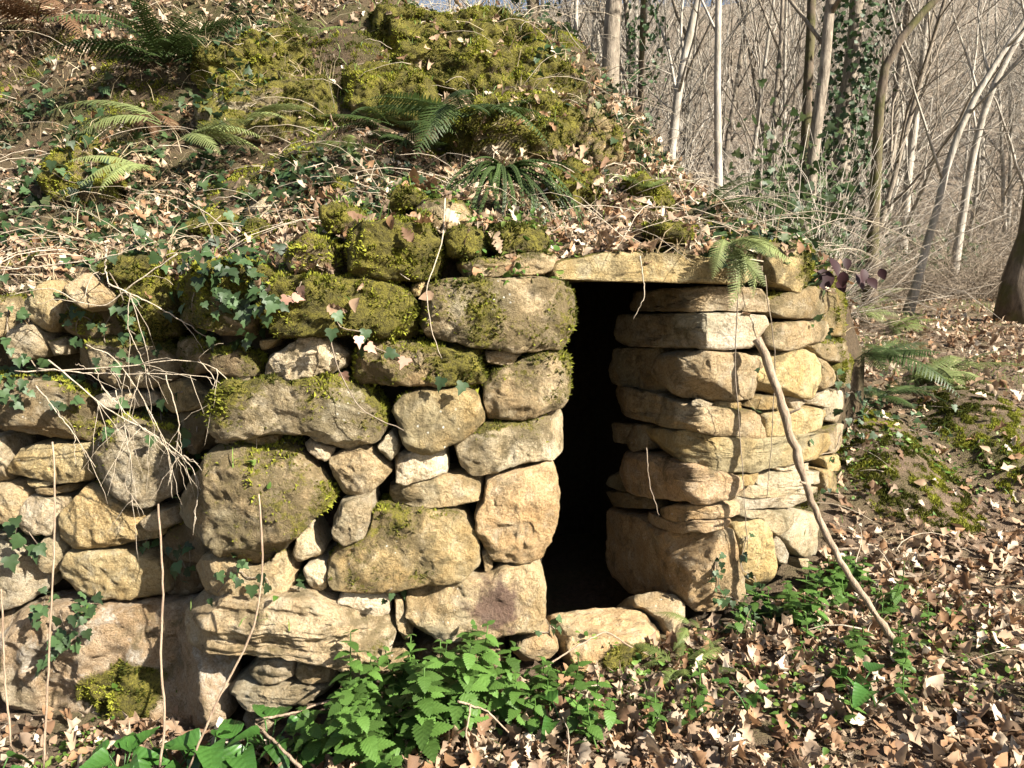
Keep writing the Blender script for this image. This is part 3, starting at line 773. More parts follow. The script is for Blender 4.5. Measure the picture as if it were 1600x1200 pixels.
# earth and rubble fill behind the stones, passage and chamber
def fill(name, line, z0, z1, parent):
    pts = np.array(line, float)
    k = len(pts)
    nz = 10
    zz = np.linspace(z0, z1, nz)
    V = np.concatenate([np.column_stack([pts, np.full(k, z)]) for z in zz])
    V[:, :2] += 0.05 * (np.stack([fbm(V * 7, 300, 3), fbm(V * 7, 301, 3)], -1) - 0.5)
    i = np.arange(nz * k).reshape(nz, k)
    F = np.stack([i[:-1, :-1], i[:-1, 1:], i[1:, 1:], i[1:, :-1]], -1).reshape(-1, 4)
    V = V - np.array(parent.location)
    return link(name, new_mesh(name, V, F, M_CORE), parent)
pl = np.linspace(-400, 322, 40)
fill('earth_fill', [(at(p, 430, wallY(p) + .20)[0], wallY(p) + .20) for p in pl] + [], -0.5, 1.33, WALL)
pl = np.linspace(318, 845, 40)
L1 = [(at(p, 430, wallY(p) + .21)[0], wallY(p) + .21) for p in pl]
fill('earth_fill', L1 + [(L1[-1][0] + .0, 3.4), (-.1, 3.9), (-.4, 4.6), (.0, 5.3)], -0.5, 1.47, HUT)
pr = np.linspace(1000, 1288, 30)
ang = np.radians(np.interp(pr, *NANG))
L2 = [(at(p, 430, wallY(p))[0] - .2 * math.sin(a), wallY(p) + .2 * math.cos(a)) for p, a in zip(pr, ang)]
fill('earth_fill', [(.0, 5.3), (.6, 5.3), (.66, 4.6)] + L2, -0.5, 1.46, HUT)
# roof slabs over the passage
for q, (ya, yb, z) in enumerate([(3.35, 3.95, 1.475), (3.9, 4.6, 1.485), (4.55, 5.5, 1.475)]):
    g = np.array([(x, y) for x in np.linspace(-.55, 1.15, 9) for y in np.linspace(ya, yb, 5)])
    top = np.column_stack([g, np.full(len(g), z + .12)]); bot = np.column_stack([g, np.full(len(g), z)])
    V = np.concatenate([bot, top]) ; V += 0.02 * (np.stack([fbm(V * 5, 310 + k, 2) for k in range(3)], -1) - .5)
    i = np.arange(45).reshape(9, 5)
    f = np.stack([i[:-1, :-1], i[1:, :-1], i[1:, 1:], i[:-1, 1:]], -1).reshape(-1, 4)
    ring = list(i[:, 0]) + list(i[-1, 1:]) + list(i[::-1, -1][1:]) + list(i[0, ::-1][1:-1])
    side = np.array([(a, b, b + 45, a + 45) for a, b in zip(ring, ring[1:] + ring[:1])])
    o = link('roof_slab', new_mesh('roof_slab', V - np.array(HUT.location), np.concatenate([f[:, ::-1], f + 45, side]), M_STONE, attrs={'moss': np.zeros(90)}), HUT)
    o.color = (*TINT['brown'], 1)

# stained block: mark on its own face
cs = at(772, 940, wallY(772))
ST = mat_stone('sandstone_with_stain', stain=tuple(cs - np.array(STAINED.location) - np.array(HUT.location) + np.array([0, -.08, 0])))
STAINED.data.materials[0] = ST

# boulders and loose stones on the bank and floor
def boulder(zone, pts, tint, moss, label, name='boulder', cat='boulder', tilt=0.5, dy=0.0, group=None, up=None, **kw):
    x0, y0, k = zone
    P = np.array(pts, float) * k + np.array([x0, y0])
    bot = P[:, 1].max()
    cx = P[P[:, 1] > bot - 0.35 * (bot - P[:, 1].min()), 0].mean()
    hit = cast_px(cx, bot - 2)
    Y0 = hit[0][1] if hit else 5
    Yf = lambda px, py: Y0 + 0.06 + dy + tilt * (bot - py) / F_PX * Y0
    o = stone(zone, pts, tint, moss, Yf=Yf, N=(.1, -1, 0.45 * tilt) if up is None else (-.1, -math.sqrt(1 - up * up), up), parent=None, name=name, **kw)
    return tag(o, label, cat, group)
refresh()
BK = dict(bulge=.14, n=3.6, depth=.6, chips=5, grow=1.12, rough=2.2)
boulder(Z1, [(825,310),(870,220),(1000,195),(1110,180),(1210,150),(1300,280),(1290,400),(1120,430),(1000,400),(880,390)], 'brown', 0.80, 'rounded boulder thick with bright moss high on the bank beside the tall fern', fine=1.3, **BK)
boulder(Z1, [(850,470),(940,400),(1090,420),(1180,375),(1400,360),(1460,430),(1350,610),(1200,600),(1020,590),(880,560)], 'grey', 0.62, 'pale lichened boulder with thin moss below the mossy rounded one', fine=1.2, **BK)
boulder(Z1, [(215,790),(255,680),(330,630),(420,615),(505,680),(500,850),(380,870),(250,840)], 'dark', 0.6, 'upright boulder half under ivy below the tall fern', **BK)
boulder(Z2, [(190,270),(215,95),(400,85),(560,95),(700,75),(900,125),(1005,250),(1070,370),(1000,440),(700,440),(560,380),(400,340),(280,330)], 'brown', 0.72, 'broad mossy rock outcrop capping the bank above the hut', fine=1.3, **BK)
boulder(Z2, [(120,330),(300,300),(450,340),(480,420),(420,520),(250,540),(140,470)], 'brown', 0.75, 'mossy rock half buried under dry stems beside the outcrop', **BK)
boulder(Z2, [(520,520),(660,440),(950,430),(1060,520),(1030,650),(800,660),(600,640)], 'grey', 0.6, 'weathered rock with white lichen under the outcrop ferns', fine=1.2, **BK)
boulder(Z2, [(1065,470),(1150,445),(1215,540),(1245,660),(1170,710),(1085,690),(1055,580)], 'ochre', 0.42, 'buff rock standing at the right end of the outcrop', **BK)
boulder(Z2, [(955,740),(1040,690),(1145,755),(1148,830),(1060,870),(975,890)], 'brown', 1.0, 'moss cushion rock beside the hanging fern above the lintel', **BK)
boulder(Z2, [(1270,770),(1330,745),(1435,825),(1460,890),(1350,890)], 'brown', 1.0, 'low moss-covered rock among leaves above the lintel end', **BK)
boulder(Z1, [(770,970),(850,875),(985,900),(970,990),(850,1020)], 'brown', 0.75, 'small mossy stone among ivy and leaves on the ledge', name='mossy_stone', cat='stone', bulge=.1, n=3.4)
boulder(Z1, [(1015,970),(1080,925),(1180,990),(1110,1050),(1030,1020)], 'brown', 0.75, 'mossy stone on the ledge beside the pale flat one', name='mossy_stone', cat='stone', bulge=.1, n=3.4)
boulder(Z1, [(1170,950),(1210,925),(1260,950),(1250,990),(1190,990)], 'brown', 0.8, 'tiny moss-topped stone next to the upright lichened stone', name='mossy_stone', cat='stone', bulge=.07, n=3.4)
boulder(Z1, [(1010,880),(1060,830),(1180,830),(1240,860),(1160,910),(1050,920)], 'pale', 0.1, 'pale flat stone among twigs on the ledge', name='ledge_stone', cat='stone', bulge=.08)
boulder(Z1, [(1380,780),(1420,750),(1470,780),(1450,830),(1390,830)], 'brown', 0.95, 'bright moss clump stone among dry leaves on the ledge', name='mossy_stone', cat='stone', bulge=.08, n=3.4)
boulder(Z1, [(430,1130),(480,1095),(600,1075),(700,1085),(710,1150),(600,1185),(470,1180)], 'brown', 0.8, 'long mossy stone at the edge of the bank over the retaining wall', name='mossy_stone', cat='stone', bulge=.1, n=3.4)
boulder(Z4, [(98,230),(160,160),(215,108),(260,95),(305,150),(292,252),(235,318),(150,292)], 'yellow', 0.0, 'angular yellow stone lying loose on the retaining wall', name='loose_stone', cat='stone', dy=-.14, tilt=.3, bulge=.1, n=4, chips=9, depth=.2)
boulder(Z4, [(293,125),(340,95),(390,68),(442,100),(488,180),(450,217),(370,228),(308,180)], 'tan', 0.0, 'brownish loose stone leaning beside the yellow one', name='loose_stone', cat='stone', dy=-.12, tilt=.3, bulge=.1, n=4, chips=9, depth=.2)
refresh()
# ------------------------------------------------------------------ leaf shapes (unit length along +y, flat in xy, z up)
def strip_leaf(w, curl=0.0, fold=0.0, bend=0.0, wob=0.0, seed=0, asym=None):
    g = np.random.default_rng(seed)
    w = np.asarray(w, float)
    k = len(w)
    t = np.linspace(0, 1, k)
    wl = w * (1 if asym is None else asym)
    xs = np.stack([-wl, 0 * w, w], 1)
    z = fold * np.abs(xs) + curl * xs ** 2 * 4 + (bend * (t ** 2))[:, None] + wob * g.normal(size=xs.shape)
    V = np.stack([xs, np.repeat(t[:, None], 3, 1), z], -1).reshape(-1, 3)
    F = []
    for i in range(k - 1):
        for a in (0, 1):
            p, q, r_, s_ = 3 * i + a, 3 * i + a + 1, 3 * i + 4 + a, 3 * i + 3 + a
            F += [(p, q, r_), (p, r_, s_)]
    return V, np.array(F)

def oak(seed):
    g = np.random.default_rng(seed)
    w = np.array([0.015, 0.10, 0.07, 0.20, 0.12, 0.29, 0.17, 0.31, 0.19, 0.21, 0.02]) * g.uniform(0.85, 1.15)
    return strip_leaf(w * g.uniform(.9, 1.1, 11), curl=g.uniform(-.8, 1.6), fold=g.uniform(-.2, .7), bend=g.uniform(-.45, .6), wob=.045, seed=seed)
OAK = [oak(s) for s in range(10)]
def plain(seed):
    t = np.linspace(0, 1, 7)
    g = np.random.default_rng(seed)
    return strip_leaf(0.30 * np.sin(np.pi * t ** 0.8) + .01, curl=g.uniform(-.5, .8), fold=g.uniform(0, .4), bend=g.uniform(-.3, .3), wob=.02, seed=seed)
PLAIN = [plain(s) for s in range(4)]
def nettle_shape(seed):
    g = np.random.default_rng(seed)
    t = np.linspace(0, 1, 19)
    w = 0.38 * np.sin(np.pi * t ** 0.58) ** 0.8 + 0.005
    w[1::2] *= 0.78
    V, F = strip_leaf(w, fold=-0.12 + g.uniform(0, .3), bend=-g.uniform(.12, .45), wob=.008, seed=seed)
    return V, F
NET = [new_mesh('leaf', *nettle_shape(s), M_NETTLE) for s in range(5)]
def ivy_shape(seed):
    g = np.random.default_rng(seed)
    pts = np.array([(0, 0), (.16, -.10), (.38, -.06), (.50, .14), (.34, .30), (.42, .52), (.20, .58), (0, 1.0), (-.20, .58), (-.42, .52), (-.34, .30), (-.50, .14), (-.38, -.06), (-.16, -.10)]) * g.uniform(.9, 1.1, (14, 2))
    pts = np.concatenate([[(0, .26)], pts])
    z = .10 * np.abs(pts[:, 0]) - .18 * pts[:, 1] ** 2 + g.normal(size=15) * .02
    F = np.array([(0, i, i + 1 if i < 14 else 1) for i in range(1, 15)])
    return np.column_stack([pts, z]), F
IVY = [new_mesh('leaf', *ivy_shape(s), M_IVY) for s in range(5)]
IVYP = [new_mesh('leaf', *ivy_shape(s + 9), M_IVYPINK) for s in range(2)]

# ------------------------------------------------------------------ moss tufts on the stones
def tuft_cloud(sources, per_m2, hmin, hmax, col_a, col_b):
    Ps, Ns = [], []
    for W, Fc, mo, vn in sources:
        a = 0.5 * np.linalg.norm(np.cross(W[Fc[:, 1]] - W[Fc[:, 0]], W[Fc[:, 2]] - W[Fc[:, 0]]), axis=1)
        m = np.clip((mo[Fc].mean(1) - 0.30) * 2.2, 0, 1)
        face = vn[Fc].mean(1)
        toward = smooth(0.35, -0.3, face[:, 1]) + smooth(0.1, 0.5, face[:, 2])
        wgt = a * m * np.clip(toward, 0, 1)
        k = int(wgt.sum() * per_m2)
        if k < 3: continue
        i = rng.choice(len(Fc), k, p=wgt / wgt.sum())
        u = rng.dirichlet((1, 1, 1), k)
        Ps.append((W[Fc[i]] * u[:, :, None]).sum(1))
        Ns.append((vn[Fc[i]] * u[:, :, None]).sum(1))
    P, Nn = np.concatenate(Ps), unit(np.concatenate(Ns))
    k = len(P)
    clump = fbm(P * 22, 400, 3)
    keep = clump > 0.36
    P, Nn, clump = P[keep], Nn[keep], clump[keep]
    k = len(P)
    d = unit(Nn + rng.normal(size=(k, 3)) * 0.45 + np.array([0, 0, .25]))
    h = rng.uniform(hmin, hmax, k) * (0.5 + 1.1 * smooth(.36, .7, clump))
    s = unit(np.cross(d, rng.normal(size=(k, 3)))) * (h * 0.36)[:, None]
    b = P - Nn * 0.003
    V = np.stack([b - s, b + s, b + d * h[:, None]], 1).reshape(-1, 3)
    Fm = np.arange(3 * k).reshape(-1, 3)
    t = np.clip(smooth(.33, .68, fbm(P * 4.5, 410, 4)) + rng.uniform(-.3, .3, k), 0, 1)[:, None]
    C = np.array(col_a) * (1 - t) + np.array(col_b) * t
    return V, Fm, np.repeat(C, 3, 0)
bv = np.array([v.co for v in bank.data.vertices])
bf = np.array([p.vertices[:] for p in bank.data.polygons])
bf = np.concatenate([bf[:, [0, 1, 2]], bf[:, [0, 2, 3]]])
bn = unit(np.cross(bv[bf[:, 1]] - bv[bf[:, 0]], bv[bf[:, 2]] - bv[bf[:, 0]]))
bvn = np.zeros_like(bv)
for q in range(3): np.add.at(bvn, bf[:, q], bn)
def bank_moss(x, y):
    P = np.stack([x, y, 0 * x + 5], -1)
    return smooth(.54, .60, fbm(P * 2.6, 440, 5) + .07 * smooth(4.3, 4.9, y) * smooth(-2.2, -1.7, x) * smooth(.9, .4, x)) * smooth(2.2, 1.6, x) * (np.abs(x) < .72 * y + .2) * (y < 7)
sel = np.zeros(len(bv))
sel[:] = bank_moss(bv[:, 0], bv[:, 1])
MOSSY.append((bv, bf, sel * .8, unit(bvn)))
gv = np.array([v.co for v in ground.data.vertices])
gf = np.array([p.vertices[:] for p in ground.data.polygons])
gc = gv[gf].mean(1)
gf = gf[(np.abs(gc[:, 0] - 2.6) < 1.9) & (gc[:, 1] > 3.4) & (gc[:, 1] < 8)]
gf = np.concatenate([gf[:, [0, 1, 2]], gf[:, [0, 2, 3]]])
def ground_moss(x, y):
    P = np.stack([x, y, 0 * x + 2], -1)
    n_ = .55 * (fbm(P * 2.2, 460, 4) - .5)
    d1 = np.hypot((x - 2.32) / .33, (y - 4.45) / .55)
    d2 = np.hypot((x - 3.1) / .35, (y - 4.75) / .5)
    return np.maximum(smooth(1.2, .8, d1 + n_ * 1.6), smooth(1.2, .8, d2 + n_ * 1.6))
gn = np.zeros_like(gv); gn[:, 2] = 1
for _ in range(3): MOSSY.append((gv, gf, ground_moss(gv[:, 0], gv[:, 1]), gn))
V, Fm, C = tuft_cloud(MOSSY, 19000, .006, .015, (.04, .045, .009), (.28, .29, .04))
tag(link('moss', new_mesh('moss', V, Fm, M_MOSS, False, {'col': C})), 'yellow-green moss growing over the stones and boulders', 'moss', kind='stuff')
N_MOSS = len(Fm)

# ------------------------------------------------------------------ leaf litter
def sample(n, xr, yr, prob, pw=1.5):
    x = rng.uniform(*xr, n)
    y = yr[0] + (yr[1] - yr[0]) * rng.random(n) ** pw
    m = rng.random(n) < prob(x, y)
    return x[m], y[m]
def litter_points(n, xr, yr, prob, zmin=0.35):
    out = []
    for x, y in zip(*sample(n, xr, yr, prob)):
        h = cast((x, y, 9), (0, 0, -1))
        if h is None or h[1][2] < zmin or h[2].name.startswith(('moss', 'loose', 'thresh', 'bedrock')): continue
        if h[2].name.startswith(('stone', 'stained')) and (h[0][2] < 1.3 or rng.random() < .6): continue
        out.append((*h[0], *h[1]))
    return np.array(out)
def in_view(x, y, m=0.25):
    return np.abs(x) < 0.92 * y + m
def xy(x, y, sc, z):
    return np.stack([x * sc, y * sc, 0 * x + z], -1)
def gp(x, y):
    return np.where(in_view(x, y) & (y > 1.75), np.clip(0.45 + 2.2 * (fbm(xy(x, y, 1.6, 0), 500, 3) - 0.40), 0.2, 1) * (1 - .55 * ground_moss(x, y)), 0)
def bp(x, y):
    return np.where(in_view(x, y, .5), np.clip(0.20 + 2.8 * (fbm(xy(x, y, 1.9, 3), 510, 3) - 0.42), 0.06, 1) * (1 - .8 * bank_moss(x, y)), 0)
LP = [litter_points(13000, (-3.0, 3.7), (1.75, 3.9), gp),
      litter_points(23000, (0.9, 12), (3.6, 13), gp),
      litter_points(20000, (-4.6, 2.2), (3.0, 7.2), bp)]
LP = np.concatenate(LP)
k = len(LP)
pos = LP[:, :3] + LP[:, 3:] * rng.uniform(.004, .035, k)[:, None]
nr = unit(LP[:, 3:] + rng.normal(size=(k, 3)) * 0.5)
rot = frames(nr, rng.uniform(0, 6.28, k))
dist = np.linalg.norm(pos - np.array([0, 0, CAM_Z]), axis=1)
scl = rng.uniform(.04, .095, k) * np.where(dist > 6, 1.2, 1) * np.where(pos[:, 2] > 1.0, .8, 1)
pal = np.array([(.31, .21, .14), (.38, .28, .195), (.25, .145, .08), (.44, .355, .27), (.16, .095, .058), (.54, .46, .37), (.22, .16, .115)])
wts = np.array([.22, .18, .16, .13, .13, .05, .13])
pick = rng.choice(7, k, p=wts)
cols = pal[pick] * rng.uniform(.85, 1.28, (k, 1))
near = np.argsort(np.where(np.abs(pos[:, 0]) < .67 * pos[:, 1], dist / (scl * 10), 99))[:300]
rest = np.setdiff1d(np.arange(k), near)
def oak_low(seed):
    g = np.random.default_rng(seed)
    return strip_leaf(np.array([.02, .13, .22, .13, .29, .16, .02]) * g.uniform(.8, 1.2, 7), curl=g.uniform(-.8, 1.5), fold=g.uniform(-.2, .6), bend=g.uniform(-.4, .6), wob=.045, seed=seed)
OAKL = [oak_low(600 + q) for q in range(8)]
dn, df = rest[dist[rest] < 3.0], rest[dist[rest] >= 3.0]
V, Fm, C = scatter(OAK + PLAIN, pos[dn], rot[dn], scl[dn], cols[dn])
V2, F2, C2 = scatter(OAKL + PLAIN[:1], pos[df], rot[df], scl[df], cols[df])
V, Fm, C = np.concatenate([V, V2]), np.concatenate([Fm, F2 + len(V)]), np.concatenate([C, C2])
tag(link('leaf_litter', new_mesh('leaf_litter', V, Fm, M_LITTER, True, {'col': C})), 'brown dry oak leaf litter covering woodland floor and bank', 'leaf litter', kind='stuff')
def crumb(seed):
    g = np.random.default_rng(seed)
    return strip_leaf(np.array([.05, .34, .28, .04]) * g.uniform(.6, 1.2, 4), curl=g.uniform(-1, 1.5), bend=g.uniform(-.4, .4), wob=.06, seed=seed)
x, y = sample(34000, (-3.0, 7.2), (1.75, 9), lambda x, y: np.where(in_view(x, y) & ((y < yw(x) - .15) | (x > 2.1)), (1 - .9 * ground_moss(x, y)) * np.clip(1.2 - .12 * y, .15, 1), 0), 1.4)
x2, y2 = sample(15000, (-4.4, 1.9), (3.2, 7), lambda x, y: np.where(in_view(x, y), .8 * (1 - .85 * bank_moss(x, y)) * (y > yw(x) + .2), 0), 1.2)
cp = np.concatenate([np.stack([x, y, ground_z(x, y) + .004], -1), np.stack([x2, y2, bank_z(x2, y2) + .006], -1)])
k2 = len(cp)
cn = unit(np.array([0, -.15, 1]) + rng.normal(size=(k2, 3)) * .45)
cc = pal[rng.choice(7, k2, p=wts)] * rng.uniform(.6, 1.05, (k2, 1))
V, Fm, C = scatter([crumb(q) for q in range(8)], cp, frames(cn, rng.uniform(0, 6.28, k2)), rng.uniform(.018, .05, k2), cc)
tag(link('leaf_fragments', new_mesh('leaf_fragments', V, Fm, M_LITTER, True, {'col': C})), 'crumbled brown leaf fragments between the fallen leaves', 'leaf litter', kind='stuff')
OAKM = [new_mesh('fallen_leaf', *o, M_DEAD) for o in OAK]
for i in near:
    o = link('fallen_leaf', OAKM[int(rng.integers(len(OAKM)))], None, tuple(pos[i]), Matrix(rot[i].tolist()).to_euler(), float(scl[i]))
    o.color = (*cols[i], 1)
    hue = ('mid-brown', 'light tan', 'russet', 'pale buff', 'dark brown', 'bleached whitish', 'grey-brown')[pick[i]]
    tag(o, hue + ' dry oak leaf lying on the woodland floor in front of the hut', 'leaf', hue + ' fallen oak leaves in front of the hut')

# ------------------------------------------------------------------ low herbs and grass
def green_cover(name, label, n, xr, yr, prob, temps, smin, smax, cols, mat, tilt=.5, lift=.03, zmin=.4):
    pts = []
    for x, y in zip(*sample(n, xr, yr, prob, 1.3)):
        h = cast((x, y, 9), (0, 0, -1))
        if h is None or h[1][2] < zmin: continue
        pts.append((*h[0], *h[1]))
    pts = np.array(pts)
    k = len(pts)
    pos = pts[:, :3] + np.array([0, 0, 1]) * rng.uniform(0, lift, k)[:, None]
    nr = unit(np.array([0, 0, 1]) + rng.normal(size=(k, 3)) * tilt)
    cc = np.array(cols)[rng.integers(len(cols), size=k)] * rng.uniform(.7, 1.25, (k, 1))
    V, Fm, C = scatter(temps, pos, frames(nr, rng.uniform(0, 6.28, k)), rng.uniform(smin, smax, k), cc)
    o = link(name, new_mesh(name, V, Fm, mat, True, {'col': C}))
    return tag(o, label, 'plants', kind='stuff')
def patch(seed, sc, lo, hi, extra=lambda x, y: 1.0):
    def f(x, y):
        return np.where(in_view(x, y, .3), smooth(lo, hi, fbm(xy(x, y, sc, seed), seed, 3)) * extra(x, y), 0)
    return f
GREENS = [(.09, .17, .03), (.13, .22, .04), (.06, .12, .02), (.16, .22, .05)]
green_cover('ground_herbs', 'tiny green herbs sprouting through the fallen leaves', 17000, (-1.8, 3.0), (1.75, 4.6), patch(601, 2.2, .42, .60, lambda x, y: np.where((y < 3.7) | (x > 1), .9, 0)), PLAIN, 0.014, .038, GREENS, M_HERB, .55, .05)
green_cover('bank_herbs', 'small dark ivy leaves and herbs carpeting the bank', 14000, (-3.4, 1.6), (3.1, 6.6), patch(611, 1.8, .44, .62, lambda x, y: np.where(x < -.6, 1.0, .75)), [ivy_shape(70 + q) for q in range(4)], .03, .065, [(.035, .07, .025), (.05, .085, .03), (.03, .055, .025), (.085, .11, .05)], M_HERB, .7, .05, .25)
def blades(name, label, n, xr, yr, prob, hmin, hmax, wd, cols, lean=.5):
    pts = []
    for x, y in zip(*sample(n, xr, yr, prob, 1)):
        h = cast((x, y, 9), (0, 0, -1))
        if h is None: continue
        pts.append(h[0])
    P = np.array(pts)
    k = len(P)
    h = rng.uniform(hmin, hmax, k)[:, None]
    d = unit(np.array([0, 0, 1]) + rng.normal(size=(k, 3)) * lean * np.array([1, 1, .2]))
    s = unit(np.cross(d, rng.normal(size=(k, 3)))) * wd
    m = P + d * h * .55
    tip = P + d * h * .9 + np.column_stack([d[:, :2] * h * .5, -0.1 * h])
    V = np.stack([P - s, P + s, m - s * .8, m + s * .8, tip], 1).reshape(-1, 3)
    b = (np.arange(k) * 5)[:, None]
    Fm = np.concatenate([b + np.array([[0, 1, 3]]), b + np.array([[0, 3, 2]]), b + np.array([[2, 3, 4]])])
    C = np.repeat(np.array(cols)[rng.integers(len(cols), size=k)] * rng.uniform(.7, 1.3, (k, 1)), 5, 0)
    return tag(link(name, new_mesh(name, V, Fm, M_GRASS, False, {'col': C})), label, 'grass', kind='stuff')
blades('grass', 'short green grass between the fallen leaves', 26000, (-1.6, 9), (1.8, 11), patch(620, 1.1, .50, .66), .03, .11, .0025, [(.13, .20, .035), (.20, .26, .06), (.09, .15, .03)])
blades('dry_grass', 'straw-coloured dry grass over the bank', 11000, (-3.6, 2.1), (3.1, 6.8), patch(630, 1.4, .44, .64), .05, .20, .0022, [(.42, .33, .2), (.5, .42, .28), (.3, .22, .13)], .9)
refresh()

# ------------------------------------------------------------------ ferns
def frond_mesh(name, mat, seed, droop, pairs=28, wid=.20, teeth=5, narrow=False):
    """one frond, unit length along +y, arching by droop, leaflets both sides"""
    g = np.random.default_rng(seed)
    t = np.linspace(0.0, 1.0, 20)
    rach = np.stack([0.05 * np.sin(t * 3 + seed), t - .12 * droop * t ** 3, .35 * t * (1 - .2 * droop) - droop * .75 * t ** 2], -1)
    parts = [tubes(rach[None], (.007 * (1 - .8 * t))[None], 3)]
    for i in range(pairs):
        u = 0.14 + 0.85 * i / (pairs - 1)
        p = np.array([np.interp(u, t, rach[:, q]) for q in range(3)])
        p2 = np.array([np.interp(min(u + .02, 1), t, rach[:, q]) for q in range(3)])
        tan = unit((p2 - p) if u < .98 else (p - np.array([np.interp(u - .02, t, rach[:, q]) for q in range(3)])))
        sh = math.sin(math.pi * min(1, (u - .05) * .95 + .08)) ** .7 if not narrow else (1 - .5 * u)
        L = wid * max(sh * (1.15 - .5 * u), .08)
        up = np.cross(np.array([1.0, 0, 0]), tan)
        for sgn in (-1, 1):
            d = unit(np.array([sgn * 1.0, 0, 0]) + tan * (.35 + .3 * u) + g.normal(size=3) * .06 - up * .15)
            k = 2 * teeth + 1
            s = np.linspace(0, 1, k)
            w = (.0185 if not narrow else .05) * (1 - s) ** .6 * (L / wid * .6 + .4)
            w[1::2] *= .5
            w[-1] = 0
            q = np.cross(up, d)
            q = unit(q)
            c = p + d * (s * L)[:, None] - up * (0.18 * L * s ** 2)[:, None]
            A_, B_ = c + q * w[:, None], c - q * w[:, None]
            Vq = np.stack([A_, B_], 1).reshape(-1, 3)
            j = np.arange(k - 1) * 2
            Fq = np.concatenate([np.stack([j, j + 1, j + 3], -1), np.stack([j, j + 3, j + 2], -1)])
            parts.append((Vq, Fq))
    return new_mesh(name, *merge(parts), mat, True)
FR = {}
for key, mat in (('g', M_FERN), ('d', M_FERND), ('p', M_FERNP), ('b', M_FERNB)):
    FR[key] = [frond_mesh('frond', mat, 31 + q, dr) for q, dr in enumerate((.35, .6, .9))]
FR['s'] = [frond_mesh('frond', M_FERND, 51 + q, dr, 22, .05, 1, True) for q, dr in enumerate((.9, 1.3, 1.1))]

def fern(px, py, label, fronds, key='g', lift=.02, name='fern', dep=None, free=False):
    """fronds: (azimuth from +x in degrees, elevation, length)"""
    if free: base = at(px, py, dep)
    elif dep:
        q = at(px, py, dep)
        base = np.array([q[0], dep, float(ground_z(q[0], dep))])
    else:
        h = cast_px(px, py)
        base = h[0] + (h[1] * lift if np.isscalar(lift) else lift)
    t = thing(name, label, 'fern', tuple(base))
    for az, el, ln in fronds:
        me = FR[key][int(rng.integers(3))]
        e = Euler((R(el), R(rng.uniform(-25, 25)), R(az - 90)), 'XYZ')
        link('frond', me, t, tuple(rng.normal(size=3) * .012), e, ln)
    return t
def ring(n, el, ln, a0=0, a1=360, j=.25):
    return [(a0 + (a1 - a0) * (i + rng.uniform(-.3, .3)) / n, el + rng.uniform(-14, 14), ln * rng.uniform(1 - j, 1 + j)) for i in range(n)]
fern(262, 235, 'pale green fern arching out over the upright boulder', [(196, 24, .62), (182, 12, .66), (170, 30, .5), (210, 6, .5)], 'p', np.array([0, -.10, .14]))
fern(300, 262, 'pale green fern with flat fronds along the ledge', [(-14, 16, .5), (-28, 6, .52), (4, 24, .46), (-50, 4, .4)], 'p', np.array([0, -.10, .12]))
fern(255, 305, 'pale green fern hanging down the edge of the ledge', [(-105, 4, .42), (-122, 8, .46), (-140, 12, .42), (-92, 0, .36)], 'p', np.array([0, -.08, .12]))
fern(395, 228, 'pale fern frond cluster below the lichened boulder', [(-8, 16, .42), (12, 26, .4), (-30, 6, .36)], 'p', np.array([0, -.08, .12]))
fern(262, 105, 'shaggy dark fern drooping in shade at the top of the bank', ring(14, 30, .62) + ring(10, 5, .5), 'd', .06)
fern(245, 190, 'withered brown fern below the shaggy dark one', ring(8, -10, .34, 190, 350), 'b', .05)
fern(70, 30, 'rusty dead bracken at the top of the bank', ring(9, 10, .6, 180, 360), 'b', .04)
fern(735, 190, 'dark fern with drooping feathery fronds under the outcrop', ring(12, -4, .5, 160, 390), 'd', .08)
fern(610, 205, 'slender dark fern hanging beside the weathered rock', ring(6, 10, .42, 180, 380), 'd', .04)
fern(650, 245, 'low fern among dry stems on the ledge', ring(6, 15, .36, 160, 390), 'd', .03)
fern(490, 60, 'small bright fern on top of the mossy boulder', ring(5, 15, .28, 180, 380), 'g', .03)
fern(545, 235, 'small bright fern sprig beside the ledge leaves', ring(5, 30, .22), 'g', .02)
fern(790, 272, 'clump of narrow spleenwort fronds hanging over the ledge', ring(46, 2, .42, 195, 345), 's', .06, 'hanging_fern', 3.62, True)
fern(1010, 300, 'small fern tucked into moss above the lintel', ring(5, 20, .2), 'g', .02)
fern(1140, 378, 'pale fern drooping over the end of the lintel', [(-60, -25, .30), (-75, -35, .34), (-92, -30, .32), (-40, -12, .32), (-115, -15, .26), (20, 15, .28), (-20, -15, .3), (-80, -5, .3), (-65, 5, .3)], 'p', .05, 'fern', 3.12, True)
fern(1105, 330, 'dark fern arching behind the lintel fern', ring(6, 20, .34, -60, 100), 'd', .03)
fern(1335, 400, 'bright fern at the far corner of the hut roof', ring(6, 15, .34, -120, 60), 'p', .05)
fern(1345, 470, 'green fern hanging down beside the pillar', ring(14, 5, .5, -150, 40), 'g', .07)
fern(1345, 560, 'broad fern leaning over the leaves behind the pillar', ring(10, 12, .5, -110, 80), 'd', .05)
fern(1420, 600, 'fern with flat pale fronds out on the leaves', ring(7, 8, .55, -60, 70), 'g', .04)
fern(1390, 520, 'dense fern on the slope above the broad fern', ring(9, 14, .5, -110, 90), 'g', .05)
fern(1470, 590, 'low fern with spread fronds at the edge of the leaf-strewn path', ring(7, 10, .5, -150, 90), 'p', .04)
fern(1335, 500, 'fern tucked close against the back of the pillar', ring(12, 12, .46, -120, 50), 'p', .07)
fern(1370, 620, 'shaded fern at the foot of the pillar flank', ring(7, 12, .42, -160, 60), 'd', .04)
fern(1062, 1040, 'small fern beside the doorstep', ring(8, 22, .21), 'g', .015)
fern(1085, 985, 'tiny fern sprouting beside the small doorway stone', ring(5, 30, .15), 'g', .015)
